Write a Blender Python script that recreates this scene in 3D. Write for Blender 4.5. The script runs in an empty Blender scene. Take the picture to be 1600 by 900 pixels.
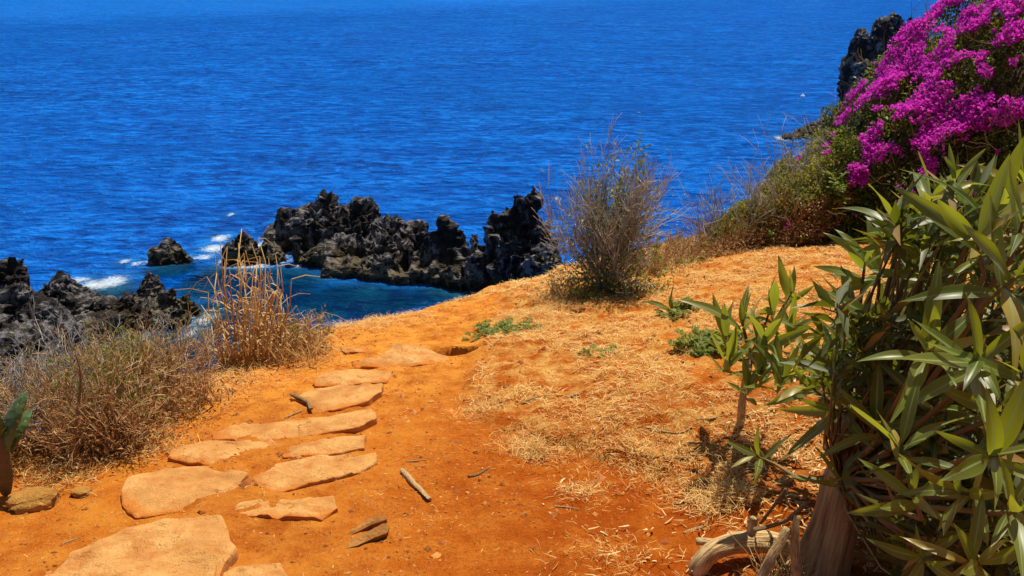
import bpy, math, random
import numpy as np
from mathutils import Vector, Matrix, Quaternion

# ------------------------------------------------------------------ camera, sky, sun, exposure
EYE = 1.6                      # eye height above the path; the camera stands at x = y = 0
SEA = -18.4
F = 1232.0                     # focal length in photo pixels (1600 wide)
PITCH = math.radians(22.9)
SUN_AZ, SUN_EL = 26.0, 66.0    # azimuth from +Y towards +X, elevation
sc = bpy.context.scene
cd = bpy.data.cameras.new('camera')
cam = bpy.data.objects.new('camera', cd)
sc.collection.objects.link(cam)
sc.camera = cam
cam.location = (0, 0, EYE)
cam.rotation_euler = (math.pi / 2 - PITCH, 0, 0)
cd.sensor_width = 36.0
cd.lens = 36.0 * F / 1600.0
cd.clip_start = 0.05
cd.clip_end = 60000
w = bpy.data.worlds.new('World')
sc.world = w
w.use_nodes = True
wn = w.node_tree
wn.nodes.clear()
sky = wn.nodes.new('ShaderNodeTexSky')
sky.sky_type = 'NISHITA'
sky.sun_disc = False
sky.sun_elevation = math.radians(SUN_EL)
sky.sun_rotation = math.radians(SUN_AZ)
sky.altitude = 20
sky.air_density = 1.0
sky.dust_density = 0.3
sky.ozone_density = 2.5
bg = wn.nodes.new('ShaderNodeBackground')
bg.inputs['Strength'].default_value = 0.065
wo = wn.nodes.new('ShaderNodeOutputWorld')
wn.links.new(sky.outputs[0], bg.inputs[0])
wn.links.new(bg.outputs[0], wo.inputs[0])
ld = bpy.data.lights.new('sun', 'SUN')
ld.energy = 4.6
ld.angle = math.radians(0.53)
ld.color = (1.0, 0.93, 0.80)
sun = bpy.data.objects.new('sun', ld)
sc.collection.objects.link(sun)
_sv = Vector((math.sin(math.radians(SUN_AZ)) * math.cos(math.radians(SUN_EL)),
              math.cos(math.radians(SUN_AZ)) * math.cos(math.radians(SUN_EL)), math.sin(math.radians(SUN_EL))))
sun.rotation_euler = (-_sv).to_track_quat('-Z', 'Y').to_euler()
sun.location = (0, 0, 30)
sc.view_settings.view_transform = 'Standard'
sc.view_settings.look = 'None'
sc.view_settings.exposure = 0.42
sc.view_settings.gamma = 1.0
sc.view_settings.use_curve_mapping = False
sc.cycles.max_bounces = 8
sc.cycles.transparent_max_bounces = 16

rng = np.random.default_rng(7)
R = random.Random(11)
COL = sc.collection

# ------------------------------------------------------------------ numpy noise
def _h(ix, iy, iz, s):
    n = (ix * 374761393 + iy * 668265263 + iz * 2147483647 + s * 974711) & 0xFFFFFFFF
    n = ((n ^ (n >> 13)) * 1274126177) & 0xFFFFFFFF
    n = ((n ^ (n >> 16)) * 2246822519) & 0xFFFFFFFF
    return ((n ^ (n >> 15)) & 0xFFFFFF) / float(0xFFFFFF) * 2 - 1

def vnoise(x, y, z=0.0, s=0):
    x, y, z = np.broadcast_arrays(np.asarray(x, float), np.asarray(y, float), np.asarray(z, float))
    fx, fy, fz = np.floor(x), np.floor(y), np.floor(z)
    ix, iy, iz = fx.astype(np.int64), fy.astype(np.int64), fz.astype(np.int64)
    u, v, t = x - fx, y - fy, z - fz
    u = u * u * u * (u * (u * 6 - 15) + 10); v = v * v * v * (v * (v * 6 - 15) + 10); t = t * t * t * (t * (t * 6 - 15) + 10)
    r = 0
    for a in (0, 1):
        for b in (0, 1):
            for c in (0, 1):
                r = r + _h(ix + a, iy + b, iz + c, s) * (u if a else 1 - u) * (v if b else 1 - v) * (t if c else 1 - t)
    return r

def fbm(x, y, z=0.0, o=4, s=0):
    r = 0; a = 1.0; f = 1.0; n = 0
    for i in range(o):
        r = r + a * vnoise(np.asarray(x) * f + 17.3 * i, np.asarray(y) * f - 9.1 * i, np.asarray(z) * f + 5.7 * i, s + i)
        n += a; a *= 0.5; f *= 2.03
    return r / n

def sstep(a, b, x):
    t = np.clip((np.asarray(x, float) - a) / (b - a), 0, 1)
    return t * t * (3 - 2 * t)

# ------------------------------------------------------------------ pixel rays
CP, SP = math.cos(PITCH), math.sin(PITCH)
def ray(px, py):
    u, v = (px - 800) / F, (py - 450) / F
    return np.array([u, CP - v * SP, -SP - v * CP])

def at(px, py, y):
    """point on the pixel's ray at ground distance y from the camera"""
    d = ray(px, py)
    return np.array([0, 0, EYE]) + d * (y / d[1])

def plane_hit(px, py):
    d = ray(px, py)
    return at(px, py, EYE / (-d[2] / d[1] - 0.2))

def Pn(px, py, yfix):
    """ground point for a plant at the lip: where the ray passes over the edge, the ground under it at distance yfix"""
    q = P(px, py)
    if q[1] > yfix + 1.2:
        q = at(px, py, yfix); q[2] = float(tz(q[0], q[1]))
    return q

def sea_hit(px, py):
    d = ray(px, py)
    return np.array([0, 0, EYE]) + d * ((SEA - EYE) / d[2])

# ------------------------------------------------------------------ terrain
toe = [plane_hit(*p)[:2] for p in [(860, 430), (800, 462), (748, 500), (730, 550), (716, 600), (735, 655), (800, 690),
                                    (900, 705), (1010, 735), (1110, 775), (1190, 830), (1230, 900)]]
toe = sorted(toe, key=lambda p: p[1])
TOE_Y = np.array([p[1] for p in toe]); TOE_X = np.array([p[0] for p in toe])
EDGE = [(-4.2, -10), (-4.0, -3), (-3.5, 1), (-3.05, 2.3), (-2.72, 3.0), (-2.30, 3.9), (-2.05, 4.6), (-1.72, 5.35), (-0.70, 6.72), (0.05, 7.6), (0.56, 8.2),
        (1.3, 8.7), (2.3, 9.2), (3.6, 9.9), (6, 11.2), (12, 13), (45, 16), (45, -10)]
def sdist(x, y):
    """signed distance to the plateau outline, positive outside (over the cliff)"""
    x = np.asarray(x, float); y = np.asarray(y, float)
    d2 = np.full(x.shape, 1e9); ins = np.zeros(x.shape, bool)
    n = len(EDGE)
    for i in range(n):
        ax, ay = EDGE[i]; bx, by = EDGE[(i + 1) % n]
        ex, ey = bx - ax, by - ay
        t = np.clip(((x - ax) * ex + (y - ay) * ey) / (ex * ex + ey * ey), 0, 1)
        d2 = np.minimum(d2, (x - ax - t * ex) ** 2 + (y - ay - t * ey) ** 2)
        c = ((ay > y) != (by > y)) & (x < (bx - ax) * (y - ay) / (by - ay + 1e-12) + ax)
        ins ^= c
    d = np.sqrt(d2)
    return np.where(ins, -d, d)

PIT = plane_hit(712, 549)[:2]
PIT2 = [plane_hit(650, 546)[:2], plane_hit(695, 548)[:2]]
def bank_t(x, y):
    return x - np.interp(y, TOE_Y, TOE_X) + 0.10 * vnoise(x * 3, y * 3, 0, 31)

def tz(x, y, fine=True):
    x = np.asarray(x, float); y = np.asarray(y, float)
    z = -0.2 * y
    t = bank_t(x, y)
    z = z + 0.13 * np.log1p(np.exp(np.clip(t / 0.15, -30, 30))) * 0.15 + 0.045 * sstep(-0.04, 0.14, t)
    z = z + 0.035 * fbm(x * 0.9, y * 0.9, 0, 3, 3)
    d = sdist(x, y) + 0.08 * fbm(x * 1.7, y * 1.7, 3, 3, 9)
    wd = np.interp(y, [4.3, 6.0], [1.9, 0.12])
    dd = np.maximum(d, 0)
    z = z - np.minimum(dd, wd) * 0.45 - 2.6 * np.maximum(dd - wd, 0) - 0.05 * sstep(-0.25, 0.1, d)
    z = z + sstep(0.5, 3, dd - wd) * 1.6 * fbm(x * 0.35, y * 0.35, 1, 4, 21)
    if fine:
        z = z + 0.020 * fbm(x * 4, y * 4, 0, 3, 5) + (0.010 + 0.014 * sstep(-0.02, 0.1, t)) * fbm(x * 13, y * 13, 0, 3, 6)
        z = z + 0.0055 * fbm(x * 34, y * 34, 0, 3, 8)
        a = np.arctan2((y - PIT[1]) / 0.12, (x - PIT[0]) / 0.16)
        r = np.hypot((x - PIT[0]) / 0.15, (y - PIT[1]) / 0.105) * (1 + 0.12 * np.sin(3 * a))
        z = z - 0.42 * (1 - sstep(0.86, 1.06, r))
        s = np.clip((x - PIT2[0][0]) / (PIT2[1][0] - PIT2[0][0]), 0, 1)
        yc = PIT2[0][1] + s * (PIT2[1][1] - PIT2[0][1])
        wdt = 0.012 + 0.05 * s
        z = z - 0.07 * (1 - sstep(0.6, 1.1, np.abs(y - yc) / wdt)) * ((x > PIT2[0][0]) & (x < PIT2[1][0] + .03)) * s
    return np.maximum(z, SEA - 2.5)

_TT = np.concatenate([np.linspace(0.7, 12, 1600), np.linspace(12.05, 40, 400)])
def P(px, py):
    """where the pixel's ray meets the ground"""
    d = ray(px, py)
    q = np.array([0, 0, EYE])[None] + d[None] * (_TT / d[1])[:, None]
    h = q[:, 2] - tz(q[:, 0], q[:, 1])
    i = int(np.argmax(h < 0))
    if i == 0:
        return q[-1]
    a = h[i - 1] / (h[i - 1] - h[i])
    return q[i - 1] + (q[i] - q[i - 1]) * a

# ------------------------------------------------------------------ object helpers
def prop(o, label=None, cat=None, group=None, kind=None):
    if label: o['label'] = label
    if cat: o['category'] = cat
    if group: o['group'] = group
    if kind: o['kind'] = kind
    return o

def mesh(name, V, Fc, smooth=True):
    me = bpy.data.meshes.new(name)
    V = np.asarray(V, np.float32)
    if isinstance(Fc, np.ndarray):
        k = Fc.shape[1]; n = len(Fc)
        me.vertices.add(len(V)); me.vertices.foreach_set('co', V.ravel())
        me.loops.add(n * k); me.loops.foreach_set('vertex_index', Fc.astype(np.int32).ravel())
        me.polygons.add(n); me.polygons.foreach_set('loop_start', np.arange(0, n * k, k, dtype=np.int32))
        me.update(calc_edges=True)
    else:
        me.from_pydata(V.tolist(), [], Fc)
    me.polygons.foreach_set('use_smooth', np.full(len(me.polygons), smooth))
    me.validate()
    return me

def obj(name, me, mat=None, parent=None, loc=None):
    o = bpy.data.objects.new(name, me)
    if mat is not None and me is not None and len(me.materials) == 0:
        me.materials.append(mat)
    COL.objects.link(o)
    if parent: o.parent = parent
    if loc is not None: o.location = tuple(float(c) for c in loc)
    return o

def empty(name, loc, label, cat, group=None):
    o = bpy.data.objects.new(name, None)
    COL.objects.link(o)
    o.location = tuple(float(c) for c in loc)
    o.empty_display_size = 0.1
    return prop(o, label, cat, group)

def fattr(me, name, vals):
    a = me.attributes.new(name, 'FLOAT', 'POINT')
    a.data.foreach_set('value', np.asarray(vals, np.float32))

class Bag:
    """collects quads / tubes in one mesh, with a random value per piece"""
    def __init__(s): s.v = []; s.f = []; s.r = []; s.n = 0
    def add(s, V, Fq, r=None):
        V = np.asarray(V, float).reshape(-1, 3)
        s.v.append(V); s.f.append(np.asarray(Fq, int).reshape(-1, 4) + s.n)
        s.r.append(np.full(len(V), rng.random() if r is None else r)); s.n += len(V)
    def add_many(s, V, Fq, r):
        s.v.append(V); s.f.append(Fq + s.n); s.r.append(r); s.n += len(V)
    def tube(s, pts, rad, sides=4, r=None):
        pts = np.asarray(pts, float); n = len(pts)
        rad = np.broadcast_to(np.asarray(rad, float), (n,))
        t = np.gradient(pts, axis=0); t /= np.linalg.norm(t, axis=1)[:, None] + 1e-9
        up = np.array([0, 0, 1.0]) if abs(t[0][2]) < 0.9 else np.array([1.0, 0, 0])
        a = np.cross(t, up); a /= np.linalg.norm(a, axis=1)[:, None] + 1e-9
        b = np.cross(t, a)
        an = np.arange(sides) * 2 * math.pi / sides
        V = pts[:, None] + rad[:, None, None] * (np.cos(an)[None, :, None] * a[:, None] + np.sin(an)[None, :, None] * b[:, None])
        i = np.arange(n - 1)[:, None] * sides; j = np.arange(sides)[None]; k = (j + 1) % sides
        Fq = np.stack([i + j, i + k, i + sides + k, i + sides + j], -1).reshape(-1, 4)
        V = V.reshape(-1, 3)
        if sides >= 4:      # caps
            cap = [[0, 1, 2, 3]] if sides == 4 else [[0, q, q + 1, min(q + 2, sides - 1)] for q in range(1, sides - 2, 2)]
            Fq = np.vstack([Fq, np.array(cap)[:, ::-1], np.array(cap) + (n - 1) * sides])
        s.add(V, Fq, r)
    def build(s, name, mat, parent=None, org=(0, 0, 0), smooth=True):
        V = np.vstack(s.v) - np.asarray(org)[None]
        me = mesh(name, V, np.vstack(s.f), smooth)
        if len(me.vertices) == len(V):
            fattr(me, 'rnd', np.concatenate(s.r))
        o = obj(name, me, mat, parent)
        if parent: o['kind'] = 'stuff'
        return o

# ------------------------------------------------------------------ material helpers
def new_mat(name):
    m = bpy.data.materials.new(name); m.use_nodes = True
    nt = m.node_tree; nt.nodes.clear()
    out = nt.nodes.new('ShaderNodeOutputMaterial')
    return m, nt, out
def nd(nt, typ, ins=None, **kw):
    n = nt.nodes.new('ShaderNode' + typ)
    for k, v in kw.items(): setattr(n, k, v)
    for k, v in (ins or {}).items():
        s = n.inputs[k]
        if hasattr(v, 'is_linked') or isinstance(v, bpy.types.NodeSocket): nt.links.new(v, s)
        else: s.default_value = v
    return n
def rgb(c): return (c[0], c[1], c[2], 1)
def mixc(nt, f, a, b, bt='MIX'):
    n = nt.nodes.new('ShaderNodeMix'); n.data_type = 'RGBA'; n.blend_type = bt
    for s, v in ((n.inputs[0], f), (n.inputs[6], a), (n.inputs[7], b)):
        if isinstance(v, bpy.types.NodeSocket): nt.links.new(v, s)
        else: s.default_value = v if not isinstance(v, tuple) or len(v) == 4 else rgb(v)
    return n.outputs[2]
def ramp(nt, f, stops):
    n = nt.nodes.new('ShaderNodeValToRGB'); e = n.color_ramp.elements
    while len(e) < len(stops): e.new(0.5)
    for q, (p, c) in zip(e, stops): q.position = p; q.color = rgb(c) if len(c) == 3 else c
    nt.links.new(f, n.inputs[0]); return n.outputs[0]
def mrange(nt, f, a, b, c=0.0, d=1.0):
    n = nd(nt, 'MapRange', {0: f, 1: a, 2: b, 3: c, 4: d}); return n.outputs[0]
def mth(nt, op, a, b=0.0):
    return nd(nt, 'Math', {0: a, 1: b}, operation=op).outputs[0]
def noise(nt, vec, scale, detail=4, rough=0.55, dist=0.0):
    return nd(nt, 'TexNoise', {'Vector': vec, 'Scale': scale, 'Detail': detail, 'Roughness': rough, 'Distortion': dist}).outputs[0]
def attr(nt, name): return nd(nt, 'Attribute', attribute_name=name).outputs['Fac']
def pos(nt): return nd(nt, 'NewGeometry').outputs['Position']
def bump(nt, h, strength, distance, normal=None):
    i = {'Height': h, 'Strength': strength, 'Distance': distance}
    if normal: i['Normal'] = normal
    return nd(nt, 'Bump', i).outputs[0]
def bsdf(nt, out, col, rough=0.9, normal=None, spec=0.3, **extra):
    i = {'Base Color': col if isinstance(col, bpy.types.NodeSocket) else rgb(col), 'Roughness': rough, 'Specular IOR Level': spec}
    if normal: i['Normal'] = normal
    i.update(extra)
    b = nd(nt, 'BsdfPrincipled', i)
    nt.links.new(b.outputs[0], out.inputs[0]); return b

def mat_ground():
    m, nt, out = new_mat('red_soil')
    p = pos(nt)
    big = noise(nt, p, 1.1, 5, 0.6); mid = noise(nt, p, 7, 6, 0.65); fin = noise(nt, p, 60, 5, 0.7); grit = noise(nt, p, 220, 3, 0.7)
    soil = ramp(nt, big, [(0.30, (0.36, 0.068, 0.004)), (0.5, (0.50, 0.112, 0.007)), (0.70, (0.62, 0.170, 0.014))])
    soil = mixc(nt, mrange(nt, mid, 0.42, 0.72), soil, (0.66, 0.205, 0.022))
    soil = mixc(nt, mrange(nt, fin, 0.48, 0.68, 0, 0.75), soil, (0.25, 0.042, 0.004))
    soil = mixc(nt, mrange(nt, grit, 0.56, 0.70, 0, 0.7), soil, (0.82, 0.40, 0.10))
    pale = mixc(nt, mrange(nt, fin, 0.35, 0.7), (0.70, 0.235, 0.026), (0.80, 0.36, 0.060))
    pm = mth(nt, 'MULTIPLY', attr(nt, 'pale'), mrange(nt, mid, 0.3, 0.6))
    soil = mixc(nt, pm, soil, pale)
    dry = mixc(nt, mrange(nt, fin, 0.35, 0.65), (0.52, 0.19, 0.03), (0.80, 0.47, 0.13))
    dm = mth(nt, 'MULTIPLY', attr(nt, 'dry'), mrange(nt, mid, 0.42, 0.60))
    soil = mixc(nt, dm, soil, dry)
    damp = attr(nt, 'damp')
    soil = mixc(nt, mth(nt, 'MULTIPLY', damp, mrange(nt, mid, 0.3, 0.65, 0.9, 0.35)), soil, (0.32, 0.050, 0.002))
    rk = mixc(nt, mrange(nt, mid, 0.35, 0.7), (0.05, 0.038, 0.030), (0.17, 0.10, 0.06))
    soil = mixc(nt, attr(nt, 'cliff'), soil, rk)
    h = mth(nt, 'ADD', mth(nt, 'MULTIPLY', fin, 0.7), mth(nt, 'MULTIPLY', grit, 0.35))
    n = bump(nt, h, 1.0, 0.022, bump(nt, mid, 0.6, 0.05))
    bsdf(nt, out, soil, 0.95, n, 0.04)
    return m

def mat_stone(name, c0, c1, c2, scale=1.0, dust=(0.58, 0.26, 0.06)):
    m, nt, out = new_mat(name)
    p = pos(nt)
    a = noise(nt, p, 5 * scale, 6, 0.6); b = noise(nt, p, 40 * scale, 6, 0.7); c = noise(nt, p, 160 * scale, 3, 0.7)
    col = ramp(nt, a, [(0.3, c0), (0.5, c1), (0.7, c2)])
    col = mixc(nt, mrange(nt, b, 0.52, 0.72, 0, 0.55), col, c0)
    col = mixc(nt, mrange(nt, c, 0.62, 0.7, 0, 0.5), col, (c0[0] * .5, c0[1] * .5, c0[2] * .5))
    ck = nd(nt, 'TexVoronoi', {'Vector': nd(nt, 'VectorMath', {0: p, 1: nd(nt, 'TexNoise', {'Vector': p, 'Scale': 6.0, 'Detail': 4.0}).outputs['Color']}, operation='ADD').outputs[0], 'Scale': 2.6}, feature='DISTANCE_TO_EDGE').outputs['Distance']
    col = mixc(nt, mth(nt, 'MULTIPLY', mrange(nt, ck, 0.004, 0.014, 0.65, 0.0), mrange(nt, a, 0.4, 0.6)), col, (c0[0] * .4, c0[1] * .35, c0[2] * .3))
    dm = mth(nt, 'MULTIPLY', mrange(nt, noise(nt, p, 9, 5, 0.65), 0.48, 0.66), 0.75)
    col = mixc(nt, dm, col, dust)
    ed = mrange(nt, mth(nt, 'ADD', attr(nt, 'edge'), mth(nt, 'MULTIPLY', noise(nt, p, 11, 6, 0.7), 0.9)), 1.12, 1.42, 0.0, 0.95)
    col = mixc(nt, ed, col, mixc(nt, b, (0.42, 0.10, 0.008), (0.62, 0.20, 0.022)))
    n = bump(nt, mth(nt, 'ADD', b, mth(nt, 'MULTIPLY', c, 0.4)), 0.7, 0.012, bump(nt, a, 0.5, 0.05))
    bsdf(nt, out, col, 0.9, n, 0.2)
    return m

def mat_lava():
    m, nt, out = new_mat('black_lava')
    p = pos(nt)
    a = noise(nt, p, 0.55, 6, 0.65); b = noise(nt, p, 2.2, 6, 0.7); c = noise(nt, p, 7.0, 5, 0.7)
    col = mixc(nt, mrange(nt, b, 0.35, 0.7), (0.008, 0.007, 0.007), (0.058, 0.042, 0.033))
    grey = mth(nt, 'MULTIPLY', mrange(nt, a, 0.47, 0.56), mrange(nt, b, 0.42, 0.56))
    col = mixc(nt, mth(nt, 'MULTIPLY', grey, 0.62), col, mixc(nt, c, (0.16, 0.14, 0.135), (0.55, 0.51, 0.50)))
    z = nd(nt, 'SeparateXYZ', {0: p}).outputs[2]
    alg = mth(nt, 'MULTIPLY', mrange(nt, z, SEA + 1.7, SEA + 0.5), mrange(nt, b, 0.38, 0.62))
    col = mixc(nt, mth(nt, 'MULTIPLY', alg, mrange(nt, z, SEA + 0.12, SEA + 0.3, 0.15, 0.85)), col, mixc(nt, c, (0.11, 0.075, 0.015), (0.27, 0.19, 0.045)))
    wet = mrange(nt, mth(nt, 'ADD', z, mth(nt, 'MULTIPLY', b, 0.8)), SEA + 0.95, SEA + 0.6)
    col = mixc(nt, mth(nt, 'MULTIPLY', wet, 0.75), col, (0.012, 0.011, 0.008))
    n = bump(nt, mth(nt, 'ADD', b, mth(nt, 'MULTIPLY', c, 0.5)), 1.0, 0.35)
    bsdf(nt, out, col, mrange(nt, wet, 0, 1, 0.85, 0.35), n, 0.25)
    return m

def mat_leaf(name, c0, c1, trans, tw=0.35, rough=0.45, use_uv=False, rnd='rnd', spec=0.4, dead=None):
    m, nt, out = new_mat(name)
    if rnd == 'obj': r = nd(nt, 'ObjectInfo').outputs['Random']
    else: r = attr(nt, rnd)
    col = mixc(nt, r, c0, c1)
    if dead is not None:
        col = mixc(nt, mrange(nt, r, dead[0], dead[0] + 0.02), col, dead[1])
    tc = mixc(nt, r, trans, (trans[0] * .7, trans[1] * .8, trans[2] * .7))
    if use_uv:
        uv = nd(nt, 'UVMap').outputs[0]
        xy = nd(nt, 'SeparateXYZ', {0: uv})
        mid = mth(nt, 'ABSOLUTE', mth(nt, 'SUBTRACT', xy.outputs[0], 0.5))
        rib = mrange(nt, mid, 0.035, 0.075, 1.0, 0.0)
        veins = nd(nt, 'TexWave', {'Vector': nd(nt, 'VectorMath', {0: uv, 1: (0, 14.0, 0)}, operation='MULTIPLY').outputs[0], 'Scale': 1.0, 'Distortion': 0.0}, bands_direction='Y').outputs['Fac']
        blot = noise(nt, pos(nt), 30, 3, 0.6)
        col = mixc(nt, mrange(nt, blot, 0.5, 0.8, 0, 0.4), col, c1)
        col = mixc(nt, mth(nt, 'MULTIPLY', mrange(nt, mid, 0.40, 0.5), 0.4), col, (0.20, 0.24, 0.06))
        col = mixc(nt, rib, col, (0.30, 0.36, 0.12))
        back = nd(nt, 'NewGeometry').outputs['Backfacing']
        col = mixc(nt, mth(nt, 'MULTIPLY', back, 0.5), col, (0.17, 0.23, 0.08))
        tc = mixc(nt, rib, tc, (0.25, 0.3, 0.05))
    b = nd(nt, 'BsdfPrincipled', {'Base Color': col, 'Roughness': rough, 'Specular IOR Level': spec})
    t = nd(nt, 'BsdfTranslucent', {'Color': tc})
    mx = nd(nt, 'MixShader', {0: tw, 1: b.outputs[0], 2: t.outputs[0]})
    nt.links.new(mx.outputs[0], out.inputs[0])
    return m

def mat_wood(name, c0, c1, c2):
    m, nt, out = new_mat(name)
    tc = nd(nt, 'TexCoord').outputs['Object']
    g = nd(nt, 'UVMap').outputs[0]
    s = nd(nt, 'VectorMath', {0: g, 1: (26.0, 2.5, 1)}, operation='MULTIPLY').outputs[0]
    a = noise(nt, s, 1.0, 5, 0.6, 0.4); b = noise(nt, tc, 14, 5, 0.6)
    col = mixc(nt, mrange(nt, a, 0.35, 0.65), c0, c1)
    col = mixc(nt, mrange(nt, b, 0.5, 0.75, 0, 0.7), col, c2)
    n = bump(nt, a, 0.9, 0.012)
    bsdf(nt, out, col, 0.8, n, 0.2)
    return m

def mat_rnd(name, c0, c1, rough=0.85, tw=0.0, spec=0.2):
    m, nt, out = new_mat(name)
    r = attr(nt, 'rnd')
    col = mixc(nt, r, c0, c1)
    b = nd(nt, 'BsdfPrincipled', {'Base Color': col, 'Roughness': rough, 'Specular IOR Level': spec})
    if tw:
        t = nd(nt, 'BsdfTranslucent', {'Color': col})
        mx = nd(nt, 'MixShader', {0: tw, 1: b.outputs[0], 2: t.outputs[0]})
        nt.links.new(mx.outputs[0], out.inputs[0])
    else:
        nt.links.new(b.outputs[0], out.inputs[0])
    return m

def mat_sea():
    m, nt, out = new_mat('sea_water')
    p = pos(nt)
    sx = nd(nt, 'VectorMath', {0: p, 1: (0.62, 1.2, 1)}, operation='MULTIPLY').outputs[0]
    w1 = noise(nt, sx, 0.15, 3, 0.6, 0.3); w2 = noise(nt, sx, 0.85, 4, 0.65, 0.5); w3 = noise(nt, sx, 2.6, 3, 0.6, 0.3)
    sw = noise(nt, nd(nt, 'VectorMath', {0: p, 1: (0.010, 0.055, 1)}, operation='MULTIPLY').outputs[0], 1.0, 5, 0.62, 0.4)
    gust = noise(nt, p, 0.014, 4, 0.6)
    h = mth(nt, 'ADD', mth(nt, 'MULTIPLY', w1, 2.2), mth(nt, 'ADD', mth(nt, 'MULTIPLY', w2, 0.95), mth(nt, 'MULTIPLY', w3, 0.16)))
    n = bump(nt, h, mrange(nt, gust, 0.3, 0.7, 0.7, 1.0), 2.4)
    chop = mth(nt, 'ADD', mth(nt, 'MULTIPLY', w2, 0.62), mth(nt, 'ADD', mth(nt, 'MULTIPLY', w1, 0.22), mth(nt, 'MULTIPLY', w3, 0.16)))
    deep = ramp(nt, chop, [(0.40, (0.0002, 0.022, 0.18)), (0.50, (0.0008, 0.080, 0.42)), (0.59, (0.005, 0.185, 0.72))])  # light and dark sides of the ripples painted into the water colour
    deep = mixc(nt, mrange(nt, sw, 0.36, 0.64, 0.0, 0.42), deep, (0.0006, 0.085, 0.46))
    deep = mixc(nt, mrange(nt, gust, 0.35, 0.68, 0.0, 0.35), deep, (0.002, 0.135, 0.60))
    # paler slick beyond a current line
    xyz = nd(nt, 'SeparateXYZ', {0: p})
    LA, LB = sea_hit(0, 42), sea_hit(800, 13)
    k_ = (LB[1] - LA[1]) / (LB[0] - LA[0])
    q_ = mth(nt, 'SUBTRACT', xyz.outputs[1], mth(nt, 'MULTIPLY', xyz.outputs[0], k_))
    q_ = mth(nt, 'ADD', q_, mth(nt, 'MULTIPLY', mth(nt, 'SUBTRACT', gust, 0.5), 45.0))
    c_ = LA[1] - LA[0] * k_
    deep = mixc(nt, mrange(nt, q_, c_ - 10, c_ + 60, 0.0, 0.34), deep, (0.010, 0.215, 0.78))
    sh = attr(nt, 'shallow')
    teal = mixc(nt, mrange(nt, noise(nt, p, 0.45, 4, 0.6), 0.4, 0.66), (0.001, 0.018, 0.075), (0.002, 0.055, 0.125))
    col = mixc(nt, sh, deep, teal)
    fo = attr(nt, 'foam')
    fn = noise(nt, p, 1.7, 8, 0.78, 1.6)
    fm = mrange(nt, mth(nt, 'ADD', mth(nt, 'MULTIPLY', fo, 0.62), fn), 0.84, 1.36, 0.0, 0.9)
    col = mixc(nt, mth(nt, 'MULTIPLY', fo, 0.35), col, (0.05, 0.30, 0.42))
    b = nd(nt, 'BsdfDiffuse', {'Color': col, 'Normal': n})
    fr = nd(nt, 'Fresnel', {'IOR': 1.33, 'Normal': n}).outputs[0]
    gl = nd(nt, 'BsdfGlossy', {'Color': (0.35, 0.7, 1.0, 1), 'Roughness': 0.10, 'Normal': n})
    # wind-roughened water: mean reflectance levels off towards grazing angles
    b = nd(nt, 'MixShader', {0: mrange(nt, fr, 0.0, 0.5, 0.0, 0.23), 1: b.outputs[0], 2: gl.outputs[0]})
    f = nd(nt, 'BsdfDiffuse', {'Color': (0.85, 0.88, 0.9, 1)})
    mx = nd(nt, 'MixShader', {0: fm, 1: b.outputs[0], 2: f.outputs[0]})
    nt.links.new(mx.outputs[0], out.inputs[0])
    return m

M_GROUND = mat_ground(); M_SEA = mat_sea(); M_LAVA = mat_lava()
M_SLAB = mat_stone('sandy_slab', (0.44, 0.18, 0.045), (0.60, 0.29, 0.080), (0.70, 0.38, 0.125), dust=(0.46, 0.15, 0.028))
M_ROCK = mat_stone('ochre_rock', (0.36, 0.15, 0.03), (0.52, 0.25, 0.045), (0.62, 0.33, 0.07), 2.5)
M_TWIG = mat_rnd('dry_twig', (0.24, 0.12, 0.045), (0.70, 0.47, 0.22))
M_GTWIG = mat_rnd('grey_twig', (0.20, 0.18, 0.15), (0.56, 0.52, 0.45))
M_STRAW = mat_rnd('straw', (0.58, 0.30, 0.07), (0.92, 0.66, 0.26), tw=0.25)
M_TALL = mat_rnd('tall_straw', (0.42, 0.21, 0.06), (0.82, 0.56, 0.22), tw=0.25)
M_LITTER = mat_rnd('pale_litter', (0.34, 0.17, 0.05), (0.74, 0.53, 0.24))
M_PEB = mat_rnd('soil_crumb', (0.26, 0.065, 0.012), (0.58, 0.24, 0.06))
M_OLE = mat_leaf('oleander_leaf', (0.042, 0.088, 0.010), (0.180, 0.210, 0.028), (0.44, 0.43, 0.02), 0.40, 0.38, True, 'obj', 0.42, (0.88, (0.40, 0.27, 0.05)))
M_OLEF = mat_leaf('oleander_shade_leaf', (0.024, 0.050, 0.007), (0.110, 0.130, 0.020), (0.26, 0.27, 0.013), 0.32, 0.45, False, 'rnd', 0.4, (0.82, (0.36, 0.21, 0.06)))  # darker copy of the leaf colour, painting in the shade inside the bush
M_BLEAF = mat_leaf('bougainvillea_leaf', (0.030, 0.065, 0.008), (0.17, 0.175, 0.022), (0.28, 0.30, 0.02), 0.35, 0.5)
M_OLIVE = mat_leaf('olive_leaf', (0.09, 0.10, 0.012), (0.42, 0.35, 0.06), (0.50, 0.44, 0.04), 0.36, 0.55)
M_BRACT = mat_leaf('magenta_bract', (0.50, 0.012, 0.36), (0.88, 0.10, 0.70), (0.92, 0.06, 0.74), 0.45, 0.6, spec=0.2)
M_FERN = mat_leaf('feathery_leaf', (0.10, 0.15, 0.012), (0.24, 0.27, 0.030), (0.40, 0.44, 0.03), 0.38, 0.5)
M_DGREEN = mat_leaf('shrub_leaf', (0.05, 0.07, 0.010), (0.22, 0.22, 0.025), (0.32, 0.33, 0.03), 0.35, 0.5)
M_BROWNL = mat_leaf('brown_leaf', (0.20, 0.08, 0.022), (0.56, 0.31, 0.10), (0.5, 0.26, 0.07), 0.25, 0.7)
M_WOOD = mat_wood('weathered_wood', (0.36, 0.20, 0.07), (0.78, 0.55, 0.26), (0.52, 0.32, 0.12))
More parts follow.
